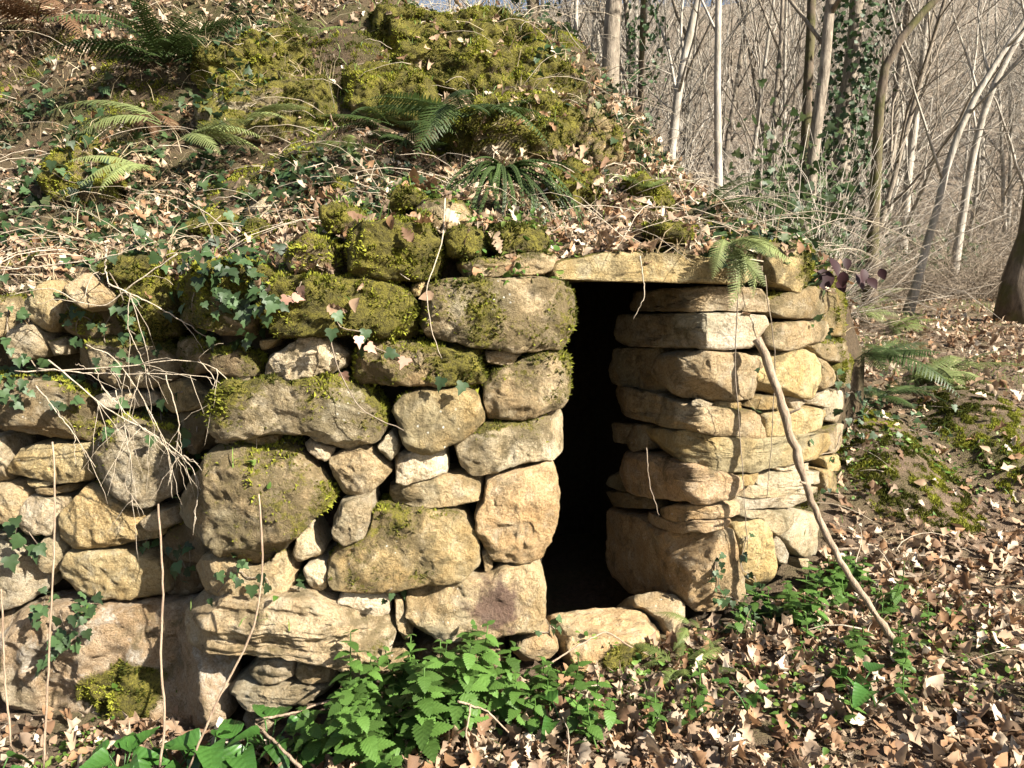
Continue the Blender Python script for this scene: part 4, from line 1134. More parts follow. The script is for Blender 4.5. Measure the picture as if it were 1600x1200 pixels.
fern(1190, 215, 'dark fern clump among the thicket behind the sapling', ring(8, 30, .9), 'd', .04, dep=8.5)

# ------------------------------------------------------------------ ivy
def ivy(label, spots, smin=.028, smax=.055, pink=0.0, stem=True, name='ivy'):
    """spots: (px, py, spread x, spread y, count)"""
    hits = []
    for px, py, sx, sy, n in spots:
        for _ in range(max(2, int(n * .72))):
            u, w = px + rng.normal() * sx, py + rng.normal() * sy
            h = cast_px(u, w)
            if h is not None and h[0][1] < 9: hits.append((h[0], h[1]))
    c = np.mean([h[0] for h in hits], 0)
    t = thing(name, label, 'ivy', tuple(c))
    ps = []
    for p, nr in hits:
        tocam = unit(np.array([0, 0, CAM_Z]) - p)
        z = unit(nr * .8 + tocam * .35 + np.array([.1, 0, .45]) + rng.normal(size=3) * .35)
        q = p + nr * rng.uniform(.02, .06) + tocam * .015
        ydir = np.array([0, 0, -1.0]) + rng.normal(size=3) * .45
        y = unit(ydir - z * (ydir @ z))
        x = np.cross(y, z)
        m = Matrix(np.stack([x, y, z], -1).tolist())
        me = IVYP[int(rng.integers(2))] if rng.random() < pink else IVY[int(rng.integers(5))]
        link('leaf', me, t, tuple(q - c), m.to_euler(), float(rng.uniform(smin, smax)))
        ps.append(p + nr * .008)
    if stem and len(ps) > 4:
        ps = np.array(ps)
        order, left = [int(np.argmax(ps[:, 2]))], set(range(len(ps)))
        left.discard(order[0])
        while left:
            j = min(left, key=lambda a: np.linalg.norm(ps[a] - ps[order[-1]]))
            order.append(j)
            left.discard(j)
        seq = [ps[order[0]]]
        segs = []
        for a in order[1:]:
            if np.linalg.norm(ps[a] - seq[-1]) > .16:
                if len(seq) > 2: segs.append(seq)
                seq = [ps[a]]
            else: seq.append(ps[a])
        if len(seq) > 2: segs.append(seq)
        if segs:
            for s in segs:
                V, Fm = tubes((curve_pts(s, 14) - c)[None], np.full((1, 14), .0025), 4)
                link('stem', new_mesh('stem', V, Fm, M_TWIGB), t)
    return t
ivy('large dark ivy mat spilling over the mossy stones at the wall top', [(370, 430, 34, 30, 105), (400, 475, 25, 20, 40), (330, 400, 30, 20, 40), (355, 520, 20, 18, 18)])
ivy('ivy trailing over the left end of the retaining wall', [(40, 540, 32, 45, 45), (120, 600, 30, 30, 20), (10, 590, 20, 40, 20)])
ivy('ivy on the retaining wall below the loose yellow stone', [(165, 495, 40, 30, 30), (200, 560, 45, 25, 14)])
ivy('small ivy spray on yellow blocks low in the retaining wall', [(20, 835, 16, 14, 12), (55, 855, 10, 10, 7)], .045, .075)
ivy('ivy clump growing over the white-rendered rock face', [(105, 970, 26, 24, 42), (140, 950, 20, 14, 12), (100, 1015, 14, 14, 12)])
ivy('ivy in the shaded joint beside the giant boulder', [(290, 870, 14, 18, 16), (230, 845, 12, 8, 7), (375, 905, 22, 12, 16), (255, 650, 22, 25, 16), (300, 690, 12, 15, 8)])
ivy('sparse ivy trail with pink undersides crossing the mossy blocks', [(525, 495, 6, 8, 3), (560, 515, 6, 5, 2), (575, 540, 5, 5, 2), (625, 555, 8, 4, 3), (700, 595, 10, 5, 3), (528, 575, 5, 6, 2), (470, 460, 12, 8, 5)], .04, .06, .45)
ivy('thin ivy strand climbing the orange corner boulder of the pillar', [(1115, 880, 6, 22, 16), (1120, 925, 10, 10, 12), (1160, 850, 4, 22, 10), (1175, 905, 8, 8, 8)], .02, .035)
ivy('ivy sprig by the ends of the thin pale slabs', [(1300, 765, 8, 8, 9), (1310, 690, 6, 12, 8), (1285, 700, 5, 8, 5)], .02, .035)
ivy('ivy sprigs in joints of the wall beside the nettles', [(470, 905, 5, 10, 7), (620, 925, 12, 4, 7), (855, 985, 10, 6, 7)], .025, .045)
ivy('ivy scrambling through stones of the upper bank by the upright boulder', [(80, 210, 45, 40, 45), (120, 130, 40, 40, 40), (60, 300, 40, 30, 25), (190, 60, 25, 30, 20)], .04, .07)
ivy('ivy leaves on the ledge beneath the fern fronds', [(250, 380, 55, 18, 35), (130, 390, 50, 20, 25), (300, 350, 40, 15, 14)], .035, .06)
ivy('ivy covering ground at the foot of the pillar flank', [(1345, 640, 25, 30, 70), (1400, 660, 40, 20, 45), (1150, 935, 14, 8, 12)], .03, .055)

# dark bramble sprig at the pillar top
h = cast_px(1290, 440)
t = thing('bramble_sprig', 'sprig of dark purple bramble leaves at the top corner of the pillar', 'plant', tuple(h[0]))
PUR = new_mesh('leaf', *strip_leaf(.34 * np.sin(np.pi * np.linspace(0, 1, 11) ** .8) + .01, fold=.2, bend=-.2, seed=4), M_PURPLE)
for px, py, sz in [(1287, 432, .13), (1298, 415, .10), (1318, 436, .075), (1338, 440, .085), (1350, 432, .07), (1357, 446, .07), (1375, 432, .06), (1322, 415, .06), (1310, 450, .07)]:
    q = at(px, py - 12, 3.62 + rng.uniform(-.06, .1))
    link('leaf', PUR, t, tuple(q - h[0]), Euler((R(rng.uniform(-75, -40)), R(rng.uniform(-30, 30)), R(rng.uniform(150, 210))), 'XYZ'), sz)
P = curve_pts([at(1262, 440, 3.66), at(1300, 418, 3.62), at(1345, 428, 3.66), at(1385, 430, 3.72)], 12) - h[0]
link('stem', new_mesh('stem', *tubes(P[None], np.full((1, 12), .003), 4), M_TWIGB), t)

# ------------------------------------------------------------------ nettles, arum
def plant_proto(seed, hgt, pairs, lsize):
    g = np.random.default_rng(seed)
    st = np.stack([.03 * np.sin(np.linspace(0, 2, 8)) * g.uniform(-1, 1), .03 * np.linspace(0, 1, 8) ** 2 * g.uniform(-1, 1), np.linspace(0, hgt, 8)], -1)
    sm = new_mesh('stem', *tubes(st[None], np.linspace(.0035, .002, 8)[None], 5), M_NETTLE)
    lv = []
    for i in range(pairs):
        u = .25 + .75 * i / max(pairs - 1, 1)
        z = hgt * u
        for sgn in (0, 180):
            az = g.uniform(-15, 15) + 90 * (i % 2) + sgn + seed * 37
            sz = lsize * (1.0 - .55 * (u - .4) ** 2 * 2) * (1 if u < .95 else .55) * g.uniform(.8, 1.15)
            lv.append((NET[int(g.integers(5))], (np.interp(u, np.linspace(0, 1, 8), st[:, 0]), np.interp(u, np.linspace(0, 1, 8), st[:, 1]), z), Euler((R(g.uniform(-20, 22)), R(g.uniform(-15, 15)), R(az)), 'XYZ'), sz))
    return sm, lv
PROTO = [plant_proto(s, *a) for s, a in enumerate([(.28, 7, .086), (.22, 6, .08), (.17, 5, .072), (.34, 8, .09), (.15, 4, .058), (.12, 3, .042)])]
def nettle(x, y, kind, label, group, sc=1.0):
    h = cast((x, y, 1.2), (0, 0, -1))
    if h is None or h[1][2] < .4 or h[0][2] > .12 + .1 * max(0, x): return
    tall = ('tall', 'medium-sized', 'medium-sized', 'tall', 'low', 'low')[kind]
    t = thing('nettle', tall + ' ' + label, 'nettle', tuple(h[0] - np.array([0, 0, .01])), tall + ' ' + group)
    t.rotation_euler = (R(rng.uniform(-14, 14)), R(rng.uniform(-14, 14)), R(rng.uniform(0, 360)))
    t.scale = (sc * rng.uniform(.85, 1.15),) * 3
    sm, lv = PROTO[kind]
    link('stem', sm, t)
    for me, lo, e, sz in lv: link('leaf', me, t, lo, e, sz)
def ground_at(px, py):
    d = ray(px, py)
    best = None
    for _ in range(1):
        z = -0.1
        s = (z - CAM_Z) / d[2]
        p = d * s
        s = (float(ground_z(p[0], p[1])) - CAM_Z) / d[2]
    return d[0] * s, d[1] * s
NG = 'nettles growing below the hut wall'
for px, py, sx, sy, n, kinds in [(600, 1165, 58, 28, 22, (0, 1, 3)), (690, 1120, 52, 28, 17, (0, 1, 2)), (780, 1110, 45, 30, 11, (1, 2, 4)), (540, 1190, 40, 15, 9, (1, 2)), (860, 1120, 30, 30, 7, (2, 4)), (950, 1160, 45, 20, 5, (4, 5)), (650, 1060, 25, 8, 4, (0, 3))]:
    for _ in range(n):
        x, y = ground_at(px + rng.normal() * sx, py + rng.normal() * sy)
        nettle(x, min(y, 2.72), int(rng.choice(kinds)), 'young green nettle in the patch below the wall left of the doorway', NG)
for px, py, sx, sy, n, kinds in [(1225, 935, 38, 30, 30, (2, 4, 1)), (1335, 915, 35, 25, 20, (2, 4)), (1240, 1000, 45, 20, 14, (4, 5)), (1350, 810, 12, 8, 3, (2, 4)), (1395, 975, 30, 15, 8, (4, 5))]:
    for _ in range(n):
        x, y = ground_at(px + rng.normal() * sx, py + rng.normal() * sy)
        nettle(x, y, int(rng.choice(kinds)), 'young green nettle in the patch between the pillar and the leaning branch', 'nettles beside the leaning branch', .95)
for px, py, sx, sy, n in [(1050, 1130, 50, 30, 7), (1330, 1120, 25, 25, 3), (1400, 1060, 30, 15, 4)]:
    for _ in range(n):
        x, y = ground_at(px + rng.normal() * sx, py + rng.normal() * sy)
        nettle(x, y, int(rng.choice((4, 5))), 'small nettle seedling standing alone among the fallen leaves', 'nettle seedlings among the leaves', .9)

tt = np.linspace(0, 1, 13)
aw = np.interp(tt, [0, .06, .2, .4, .7, .9, 1], [.24, .34, .33, .27, .17, .06, .003])
ARUM = [new_mesh('leaf', *strip_leaf(aw * f, fold=.12, curl=.35, bend=b, wob=.012, seed=80 + q), M_ARUM) for q, (f, b) in enumerate([(1, -.25), (.85, -.4), (1.1, -.1)])]
def arum(px, py, n, label, sz=.12, hgt=.11):
    x, y = ground_at(px, py)
    h = cast((x, min(y, 2.45) if x < .2 else y, .3), (0, 0, -1))
    t = thing('arum', label, 'plant', tuple(h[0]), 'arum plants along the foot of the wall')
    for i in range(n):
        a = 2 * math.pi * (i + rng.uniform(-.3, .3)) / n
        hh = hgt * rng.uniform(.6, 1.3)
        r_ = .05 * rng.uniform(.6, 1.4)
        top = np.array([math.cos(a) * r_, math.sin(a) * r_, hh])
        P = curve_pts([(0, 0, 0), top * np.array([.35, .35, .6]), top], 6)
        link('stalk', new_mesh('stalk', *tubes(P[None], np.full((1, 6), .003), 4), M_ARUM), t)
        link('leaf', ARUM[int(rng.integers(3))], t, tuple(top), Euler((R(rng.uniform(-30, 15)), R(rng.uniform(-25, 25)), a - math.pi / 2), 'XYZ'), sz * rng.uniform(.75, 1.2))
AL = 'glossy green arum with arrow-shaped leaves at the foot of the wall'
for px, py, n in [(255, 1150, 6), (310, 1165, 6), (355, 1140, 5), (390, 1180, 6), (440, 1170, 5), (220, 1195, 5), (35, 1200, 5), (340, 1200, 6), (470, 1195, 5)]:
    arum(px, py, n, AL)
for px, py, n, s_ in [(1340, 1100, 3, .12), (1365, 1130, 3, .11), (1165, 1150, 3, .07), (870, 1100, 3, .12)]:
    t = arum(px, py, n, 'broad-leaved arum alone among fallen leaves away from the wall', s_, .07)
for o in [o for o in bpy.data.objects if o.get('label', '').startswith('broad-leaved arum')]: o['group'] = 'arums out among the leaves'
h = cast_px(8, 380)
t = thing('dock_plant', 'bright green broad leaves at the far edge of the ledge', 'plant', tuple(h[0]))
for a in (-60, -110, -20, -150): link('leaf', ARUM[0], t, (0, 0, .02), Euler((R(15), 0, R(a - 90)), 'XYZ'), .15)
refresh()

# ------------------------------------------------------------------ sticks, stalks, dry canes
def pxline(name, label, pts, K, r0, r1, mat, cat, group=None, S=8, wob=.0, knots=0.0, part=None):
    """pts: (px, py, depth)"""
    W = curve_pts([at(a, b, c) for a, b, c in pts], K)
    W += rng.normal(size=W.shape) * wob
    base = W[-1] if W[-1][2] < W[0][2] else W[0]
    rr = np.linspace(r0, r1, K)
    if knots: rr = rr * (1 + knots * (fbm(W * 22, 700, 3) - .5) * 2)
    V, Fm = tubes((W - base)[None], rr[None], S)
    return tag(link(name, new_mesh(name, V, Fm, mat), None, tuple(base)), label, cat, group), W
st, W = pxline('leaning_branch', 'weathered bare branch propped against the right pillar of the doorway',
    [(1182, 530, 3.17), (1203, 572, 3.13), (1220, 625, 3.10), (1238, 690, 3.06), (1260, 760, 3.02), (1288, 830, 2.98), (1320, 890, 2.93), (1370, 962, 2.87), (1420, 1040, 2.82)], 40, .0185, .0115, M_STICK, 'branch', S=12, knots=.45, wob=.003)
for q_, (i_, d_, l_) in enumerate([(9, (.8, -.5, .5), .05), (17, (-.7, -.6, .3), .035), (25, (.9, -.3, .2), .07), (33, (-.5, -.5, .6), .04)]):
    P_ = W[i_] - W[-1] + unit(np.array(d_)) * (np.linspace(0, 1, 5) * (l_ + .018))[:, None]
    link('twig_stub', new_mesh('twig_stub', *tubes(P_[None], np.linspace(.008, .004, 5)[None], 6), M_STICK), st)
for pts, r, lab in [([(68, 1200, 2.45), (84, 860, 2.5), (86, 750, 2.52), (82, 690, 2.55)], .0042, 'tall thin dead stalk in front of the white-rendered rock'),
                    ([(250, 1198, 2.4), (259, 1125, 2.42), (250, 1027, 2.45), (255, 937, 2.48), (252, 847, 2.5), (247, 787, 2.5)], .0048, 'straight dead stalk before the yellow blocks of the retaining wall'),
                    ([(296, 1200, 2.35), (334, 1106, 2.4), (375, 1027, 2.44), (398, 982, 2.47), (412, 880, 2.5), (404, 772, 2.52)], .0045, 'bent dead stalk crossing in front of the giant boulder'),
                    ([(17, 1165, 2.4), (8, 1070, 2.45), (2, 920, 2.5)], .004, 'dead stalk at the outer end of the retaining wall'),
                    ([(845, 1045, 2.6), (905, 1008, 2.68), (948, 985, 2.74), (965, 998, 2.74), (988, 1012, 2.76)], .004, 'bent pale straw stalk in front of the doorstep'),
                    ([(735, 1100, 2.4), (728, 1150, 2.35), (745, 1200, 2.3)], .004, 'pale curled stem among the nettles'),
                    ([(715, 1095, 2.42), (760, 1110, 2.42), (795, 1145, 2.4)], .004, 'grey twig arching out of the nettles'),
                    ([(400, 1125, 2.5), (455, 1115, 2.5), (520, 1093, 2.55)], .005, 'pale stick lying at the foot of the layered slabs'),
                    ([(470, 1200, 2.3), (430, 1160, 2.4), (398, 1130, 2.5)], .006, 'broken stick end leaning among the arums')]:
    pxline('dead_stalk', lab, pts, 24, r, r * .7, M_STALK, 'stalk', 'dead stalks along the wall', 6, .001, .25)

def cane(pts, r, side, label, group):
    """dry cane hanging over the wall, with side twigs as parts"""
    r, side = r * .72, int(side * .7)
    W = curve_pts([at(a, b, c) for a, b, c in pts], 28) + rng.normal(size=(28, 3)) * .0015
    t = thing('dry_cane', label, 'twig', tuple(W[0]), group)
    link('cane', new_mesh('cane', *tubes((W - W[0])[None], np.linspace(r, r * .45, 28)[None], 5), M_TWIG), t)
    Pp = []
    for _ in range(side):
        i = int(rng.integers(4, 25))
        d = unit(unit(W[min(i + 2, 27)] - W[i]) + np.array([rng.normal() * .9, -abs(rng.normal()) * .25, rng.normal() * .9 - .35]))
        L = rng.uniform(.06, .22)
        s = np.linspace(0, 1, 7)[:, None]
        Pp.append(W[i] + d * s * L + np.array([0, -.0, -.35]) * L * s ** 2 + rng.normal(size=(7, 3)) * .003)
    if Pp:
        Pp = np.array(Pp) - W[0]
        link('side_twigs', new_mesh('side_twigs', *tubes(Pp, np.repeat(np.linspace(r * .5, r * .22, 7)[None], len(Pp), 0), 4), M_TWIG), t)['kind'] = 'stuff'
CG = 'dry canes hanging over the wall'
CL = 'pale dry branching cane hanging across the retaining wall'
def z4(pts, dep): return [(x * .375, 400 + y * .375, dep + (i % 2) * .02) for i, (x, y) in enumerate(pts)]
for pts, r, n in [([(60, 480), (300, 475), (520, 460), (760, 425), (920, 470), (1010, 590), (1070, 720), (1065, 830)], .0042, 12),
                  ([(200, 430), (330, 540), (460, 650), (640, 740), (760, 830), (830, 930), (805, 1130)], .0042, 14),
                  ([(160, 470), (400, 490), (700, 492), (880, 500), (950, 560)], .0035, 12),
                  ([(690, 495), (720, 590), (750, 705), (725, 860), (700, 960)], .0036, 8),
                  ([(150, 540), (230, 640), (300, 730), (345, 800), (400, 880)], .0036, 6),
                  ([(360, 370), (450, 400), (540, 500), (620, 640), (700, 800), (720, 1010)], .003, 10),
                  ([(480, 560), (520, 700), (545, 850), (515, 960), (560, 1010), (600, 1080)], .003, 9),
                  ([(420, 540), (560, 690), (660, 770), (790, 870)], .003, 10),
                  ([(540, 150), (530, 300), (580, 400), (640, 560)], .0028, 6),
                  ([(830, 430), (900, 520), (930, 700), (880, 740)], .003, 5)]:
    cane(z4(pts, 2.74), r, n, CL, CG)
CL2 = 'long dry runner looping over the loose stones at the wall top'
for pts, r, n in [([(740, -10), (640, 60), (560, 110), (440, 215), (320, 190), (210, 125), (40, 165)], .0045, 3), ([(450, 115), (620, 190), (790, 290), (890, 360)], .005, 6), ([(440, -40), (440, 60), (455, 130)], .006, 0), ([(0, 60), (240, 35), (430, 10), (650, -60)], .004, 4)]:
    cane(z4(pts, 2.86), r, n, CL2, 'dry runners over the wall top')
for pts, lab in [([(640, 345, 2.78), (625, 385, 2.76), (612, 400, 2.72), (622, 425, 2.72), (640, 437, 2.72)], 'looped dry tendril on the mossy block above the wall'),
                 ([(695, 310, 2.85), (692, 380, 2.78), (665, 450, 2.66), (672, 510, 2.66), (690, 560, 2.68)], 'dry tendril hanging down beside the big pale block by the doorway'),
                 ([(1000, 400, 2.9), (1008, 460, 2.88), (990, 500, 2.9)], 'thin rootlet dangling under the lintel'),
                 ([(1010, 700, 3.25), (1015, 760, 3.2), (1030, 805, 3.12)], 'withered stem on the doorway side of the pillar'),
                 ([(1155, 440, 3.1), (1147, 560, 3.1), (1158, 700, 3.12), (1168, 860, 3.15)], 'thin ivy stem hanging down the front of the pillar'),
                 ([(1195, 430, 3.2), (1212, 560, 3.25), (1205, 700, 3.25), (1198, 780, 3.28)], 'hair-thin stem hanging near the pillar edge'),
                 ([(500, 450, 2.7), (525, 570, 2.62), (560, 640, 2.62), (630, 672, 2.66)], 'dark vine stem crossing the long mossy block')]:
    pxline('tendril', lab, pts, 22, .0028, .0016, M_TWIG if 'dry' in lab or 'rootlet' in lab else M_TWIGB, 'stem', None, 4, .0012)

def loose_stems(name, label, n, xr, yr, zl, lmin, lmax, rad, mat, up=.35, zfun=None):
    P = []
    for _ in range(n):
        x, y = rng.uniform(*xr), rng.uniform(*yr)
        if not in_view(x, y, .4): continue
        h = cast((x, y, 9), (0, 0, -1))
        if h is None or h[2].name not in ('ground', 'hillside', 'leaf_litter', 'leaf_fragments', 'moss', 'grass', 'dry_grass', 'bank_herbs', 'ground_herbs') or h[0][2] < -1: continue
        L = rng.uniform(lmin, lmax)
        a = rng.uniform(0, 6.28)
        d = unit(np.array([math.cos(a), math.sin(a), abs(rng.normal()) * up + .1]))
        s = np.linspace(0, 1, 7)[:, None]
        side = unit(np.cross(d, [0, 0, 1.0]))
        P.append(h[0] + np.array([0, 0, rng.uniform(0, zl)]) + d * s * L - np.array([0, 0, 1]) * .45 * L * s ** 2 + side * rng.normal() * .18 * L * s ** 2 + rng.normal(size=(7, 3)) * .004)
    P = np.array(P)
    rr = rad * rng.uniform(.6, 1.5, len(P))[:, None] * np.linspace(1, .45, 7)[None]
    return tag(link(name, new_mesh(name, *tubes(P, rr, 4), mat)), label, 'stems', kind='stuff')
loose_stems('dry_stems', 'tangle of pale dry stems and twigs strewn over the bank', 850, (-3.4, 2.0), (3.1, 6.6), .08, .15, .75, .0020, M_TWIG, .6)
loose_stems('ground_twigs', 'small twigs strewn over the fallen leaves', 260, (-1.8, 6), (1.8, 8), .02, .1, .45, .0024, M_TWIG, .2)
refresh()

# ------------------------------------------------------------------ woodland behind
def wood_tree(seed, H, r0, lean=(0, 0), n1=12, n2=5, n3=4, start=.28, path=None, wig=.05, spread=.9):
    """trunk and branch geometry, base at the origin"""
    g = np.random.default_rng(seed)
    K = 18
    s = np.linspace(0, 1, K)
    if path is None:
        tr = np.stack([lean[0] * H * s + wig * H * .3 * np.sin(s * 5 + seed) * s, lean[1] * H * s + wig * H * .2 * np.cos(s * 4 + seed) * s, H * s], -1)
        tr[0, :2] = 0
    else: tr = curve_pts(path, K)
    tr = tr + g.normal(size=tr.shape) * r0 * .12
    rr = r0 * (1 - .85 * s) * (1 + .5 * np.exp(-s * 22))
    trunk = tubes(tr[None], rr[None], 10)
    def grow(parent, prad, n, lo, Lr, K2, S2, up):
        Np, Kp, _ = parent.shape
        P, Q = [], []
        for a in range(Np):
            Lp = np.linalg.norm(np.diff(parent[a], axis=0), axis=1).sum()
            for b in range(n):
                u = lo + (1 - lo) * (b + g.random()) / n
                f = u * (Kp - 1)
                i = min(int(f), Kp - 2)
                p = parent[a, i] * (1 - f + i) + parent[a, i + 1] * (f - i)
                t = unit(parent[a, i + 1] - parent[a, i])
                d = g.normal(size=3)
                d = unit(d - t * (d @ t))
                d = unit(t * .75 + d * spread + np.array([0, 0, up]))
                L = Lp * Lr * g.uniform(.5, 1.15) * (1.15 - .6 * u)
                ss = np.linspace(0, 1, K2)[:, None]
                bend = g.normal(size=3) * .22
                P.append(p + d * ss * L + (bend + np.array([0, 0, up * .4])) * L * ss ** 2 + g.normal(size=(K2, 3)) * L * .012 * ss)
                r_ = np.interp(u, np.linspace(0, 1, prad.shape[1]), prad[a]) * g.uniform(.35, .6)
                Q.append(np.maximum(r_ * np.linspace(1, .3, K2), .0022))
        return np.array(P), np.array(Q)
    b1, q1 = grow(tr[None], rr[None], n1, start, .38, 9, 5, .45)
    parts = [tubes(b1, q1, 5)]
    if n2:
        b2, q2 = grow(b1, q1, n2, .2, .5, 7, 4, .2)
        parts.append(tubes(b2, q2, 4))
        if n3:
            b3, q3 = grow(b2, q2, n3, .15, .55, 5, 3, .1)
            parts.append(tubes(b3, q3, 3))
    return trunk, merge(parts)
def ivy_sleeve(path, n, rad, seed, size=.07):
    g = np.random.default_rng(seed)
    tm = [ivy_shape(300 + q) for q in range(3)]
    u = g.random(n)
    K = len(path)
    f = u * (K - 1)
    i = np.minimum(f.astype(int), K - 2)
    p = path[i] * (1 - f + i)[:, None] + path[i + 1] * (f - i)[:, None]
    a = g.uniform(0, 6.28, n)
    d = np.stack([np.cos(a), np.sin(a), g.normal(size=n) * .3], -1)
    clump = .35 + 1.3 * fbm(np.stack([p[:, 2] * 1.3, a, 0 * a], -1), seed, 3)
    pos = p + d * (rad * clump * g.uniform(.6, 1.1, n))[:, None]
    V, Fm, C = scatter(tm, pos, frames(unit(d + g.normal(size=(n, 3)) * .5), g.uniform(0, 6.28, n)), g.uniform(.6, 1.2, n) * size, np.zeros((n, 3)))
    return V, Fm

def placed_tree(label, line, dep, w0, extra_h, bark, seed, n1=10, n2=4, n3=3, start=.3, ivy_n=0, ivy_r=.2, spread=.9, name='bare_tree', foot=True):
    """line: pixel points from the foot upwards at depth dep; the trunk goes on above the last point"""
    W = [at(a, b, dep) for a, b in line]
    gz = float(max(ground_z(W[0][0], dep), bank_z(W[0][0], dep) if W[0][0] < 2.0 and dep < 9 else -9))
    base = np.array([W[0][0], dep, gz - .06])
    W[0] = base if foot else W[0]
    d = unit(W[-1] - W[-2])
    d = unit(d + np.array([0, 0, .25]))
    W.append(W[-1] + d * extra_h * .5)
    W.append(W[-1] + unit(d + np.array([0, 0, .4])) * extra_h * .5)
    path = np.array(W) - base
    r0 = w0 / 2 / F_PX * dep
    tk, br = wood_tree(seed, 1, r0, n1=n1, n2=n2, n3=n3, start=start, path=path, spread=spread)
    t = thing(name, label, 'tree', tuple(base))
    link('trunk', new_mesh('trunk', *tk, bark), t)
    link('branches', new_mesh('branches', *br, bark), t)
    if ivy_n:
        V, Fm = ivy_sleeve(curve_pts(path, 20)[:14], ivy_n, ivy_r, seed)
        o = link('ivy_foliage', new_mesh('ivy_foliage', V, Fm, M_IVY), t)
    return t
placed_tree('leaning grey trunk rising behind the hut roof', [(1035, 190), (1060, 110), (1085, 30), (1098, -20)], 9.5, 16, 5, M_BARKL, 801, 14, 5, 4, .2)
placed_tree('darker leaning trunk crossing behind the pale leaning one', [(1045, 180), (1062, 90), (1092, -5)], 10.5, 17, 5, M_BARK, 802)
placed_tree('slim upright sapling just behind the hut', [(1126, 330), (1123, 230), (1121, 120), (1122, -10)], 6.0, 13, 3.5, M_BARKL, 803, 16, 5, 4, .3)
placed_tree('straight twin-stemmed trunk with rough bark behind the pillar', [(1255, 330), (1272, 200), (1288, 90), (1301, -10)], 9.0, 22, 6, M_BARK, 804, 16, 5, 4, .3)
placed_tree('dark slim trunk close beside the rough-barked trunk', [(1258, 250), (1262, 150), (1268, -10)], 10.5, 19, 6, M_BARKD, 805, 9, 4, 3, .45)
placed_tree('old trunk wrapped in ivy and pale climbing stems', [(1305, 330), (1318, 190), (1332, 90), (1340, -10)], 9.6, 30, 6, M_BARK, 806, 9, 4, 3, .45, 3200, .40)
placed_tree('broken stump with one long dark branch slanting upward', [(1370, 330), (1372, 200), (1376, 100), (1382, 58), (1430, 28), (1480, -10)], 9.0, 20, 3, M_BARKD, 807, 6, 3, 3, .75)
placed_tree('crooked pale tree leaning right beside the clearing', [(1425, 395), (1465, 335), (1480, 240), (1525, 140), (1600, 40)], 9.3, 13, 4, M_BARKL, 808, 12, 5, 3, .2)
placed_tree('second leaning pale tree behind the crooked one', [(1500, 260), (1530, 180), (1562, 100), (1600, 50)], 11.5, 13, 5, M_BARKL, 809, 12, 5, 3, .2)
placed_tree('thick dark trunk with flared foot at the edge of the clearing', [(1585, 515), (1594, 440), (1608, 380), (1622, 300), (1655, 100), (1675, -50)], 8.6, 44, 5, M_BARKD, 810, 8, 4, 3, .65)
placed_tree('sturdy grey tree on top of the bank behind the outcrop', [(950, 120), (952, 60), (960, -10)], 8.6, 32, 5, M_BARK, 811, 10, 4, 3, .5)
placed_tree('ivy-clad trunk on the bank crest', [(838, 60), (836, 20), (834, -10)], 9.2, 30, 5, M_BARKD, 812, 8, 3, 3, .5, 900, .3)
placed_tree('slender tree with ivy beside the bank crest', [(1000, 150), (1004, 70), (1006, -10)], 10.5, 12, 6, M_BARKD, 813, 9, 4, 3, .4, 900, .25)
placed_tree('thin pale tree standing free in the gap behind the bank crest', [(905, 70), (900, -10)], 10, 10, 5, M_BARKL, 814, 9, 4, 3, .4)
placed_tree('dark tree with shaded trunk above the ferns at the bank top', [(225, 40), (235, -40)], 6.5, 60, 4, M_BARKD, 815, 6, 3, 2, .7)

PROT = []
for q in range(9):
    H = [7, 8.5, 10, 6, 9, 7.5, 11, 5, 8][q]
    bark = [M_BARKL, M_BARK, M_BARKL, M_BARKL, M_BARK, M_BARKL, M_BARK, M_BARKL, M_BARKL][q]
    tk, br = wood_tree(850 + q, H, .045 + .007 * (q % 4), (rng.uniform(-.12, .12), rng.uniform(-.08, .08)), 18, 5, 5, .10, None, .06, .85)
    PROT.append((new_mesh('trunk', *tk, bark), new_mesh('branches', *br, bark)))
placed = []
def far_tree(x, y, label, group, sc=1.0):
    q = int(rng.integers(9))
    tone = 'grey-barked' if q in (1, 4, 6) else 'pale-barked'
    t = thing('bare_tree', tone + ' ' + label, 'tree', (x, y, float(ground_z(x, y)) - .1), tone + ' ' + group)
    t.rotation_euler = (R(rng.normal() * 4), R(rng.normal() * 5), R(rng.uniform(0, 360)))
    t.scale = (sc * rng.uniform(.8, 1.25),) * 3
    link('trunk', PROT[q][0], t)
    link('branches', PROT[q][1], t)
n = 0
while n < 60:
    y = rng.uniform(10.5, 22)
    x = rng.uniform(-.05 * y, 1.0 * y)
    if x < 1.5 and y < 11: continue
    if y < 13 and x / y > .52: continue
    far_tree(x, y, 'slender bare tree in the wood behind the hut', 'slender bare trees in the near wood')
    n += 1
n = 0
while n < 150:
    y = rng.uniform(22, 60)
    x = rng.uniform(-.45 * y, 1.05 * y)
    far_tree(x, y, 'distant bare tree on the wooded hill', 'distant bare trees on the hill', 1.15)
    n += 1

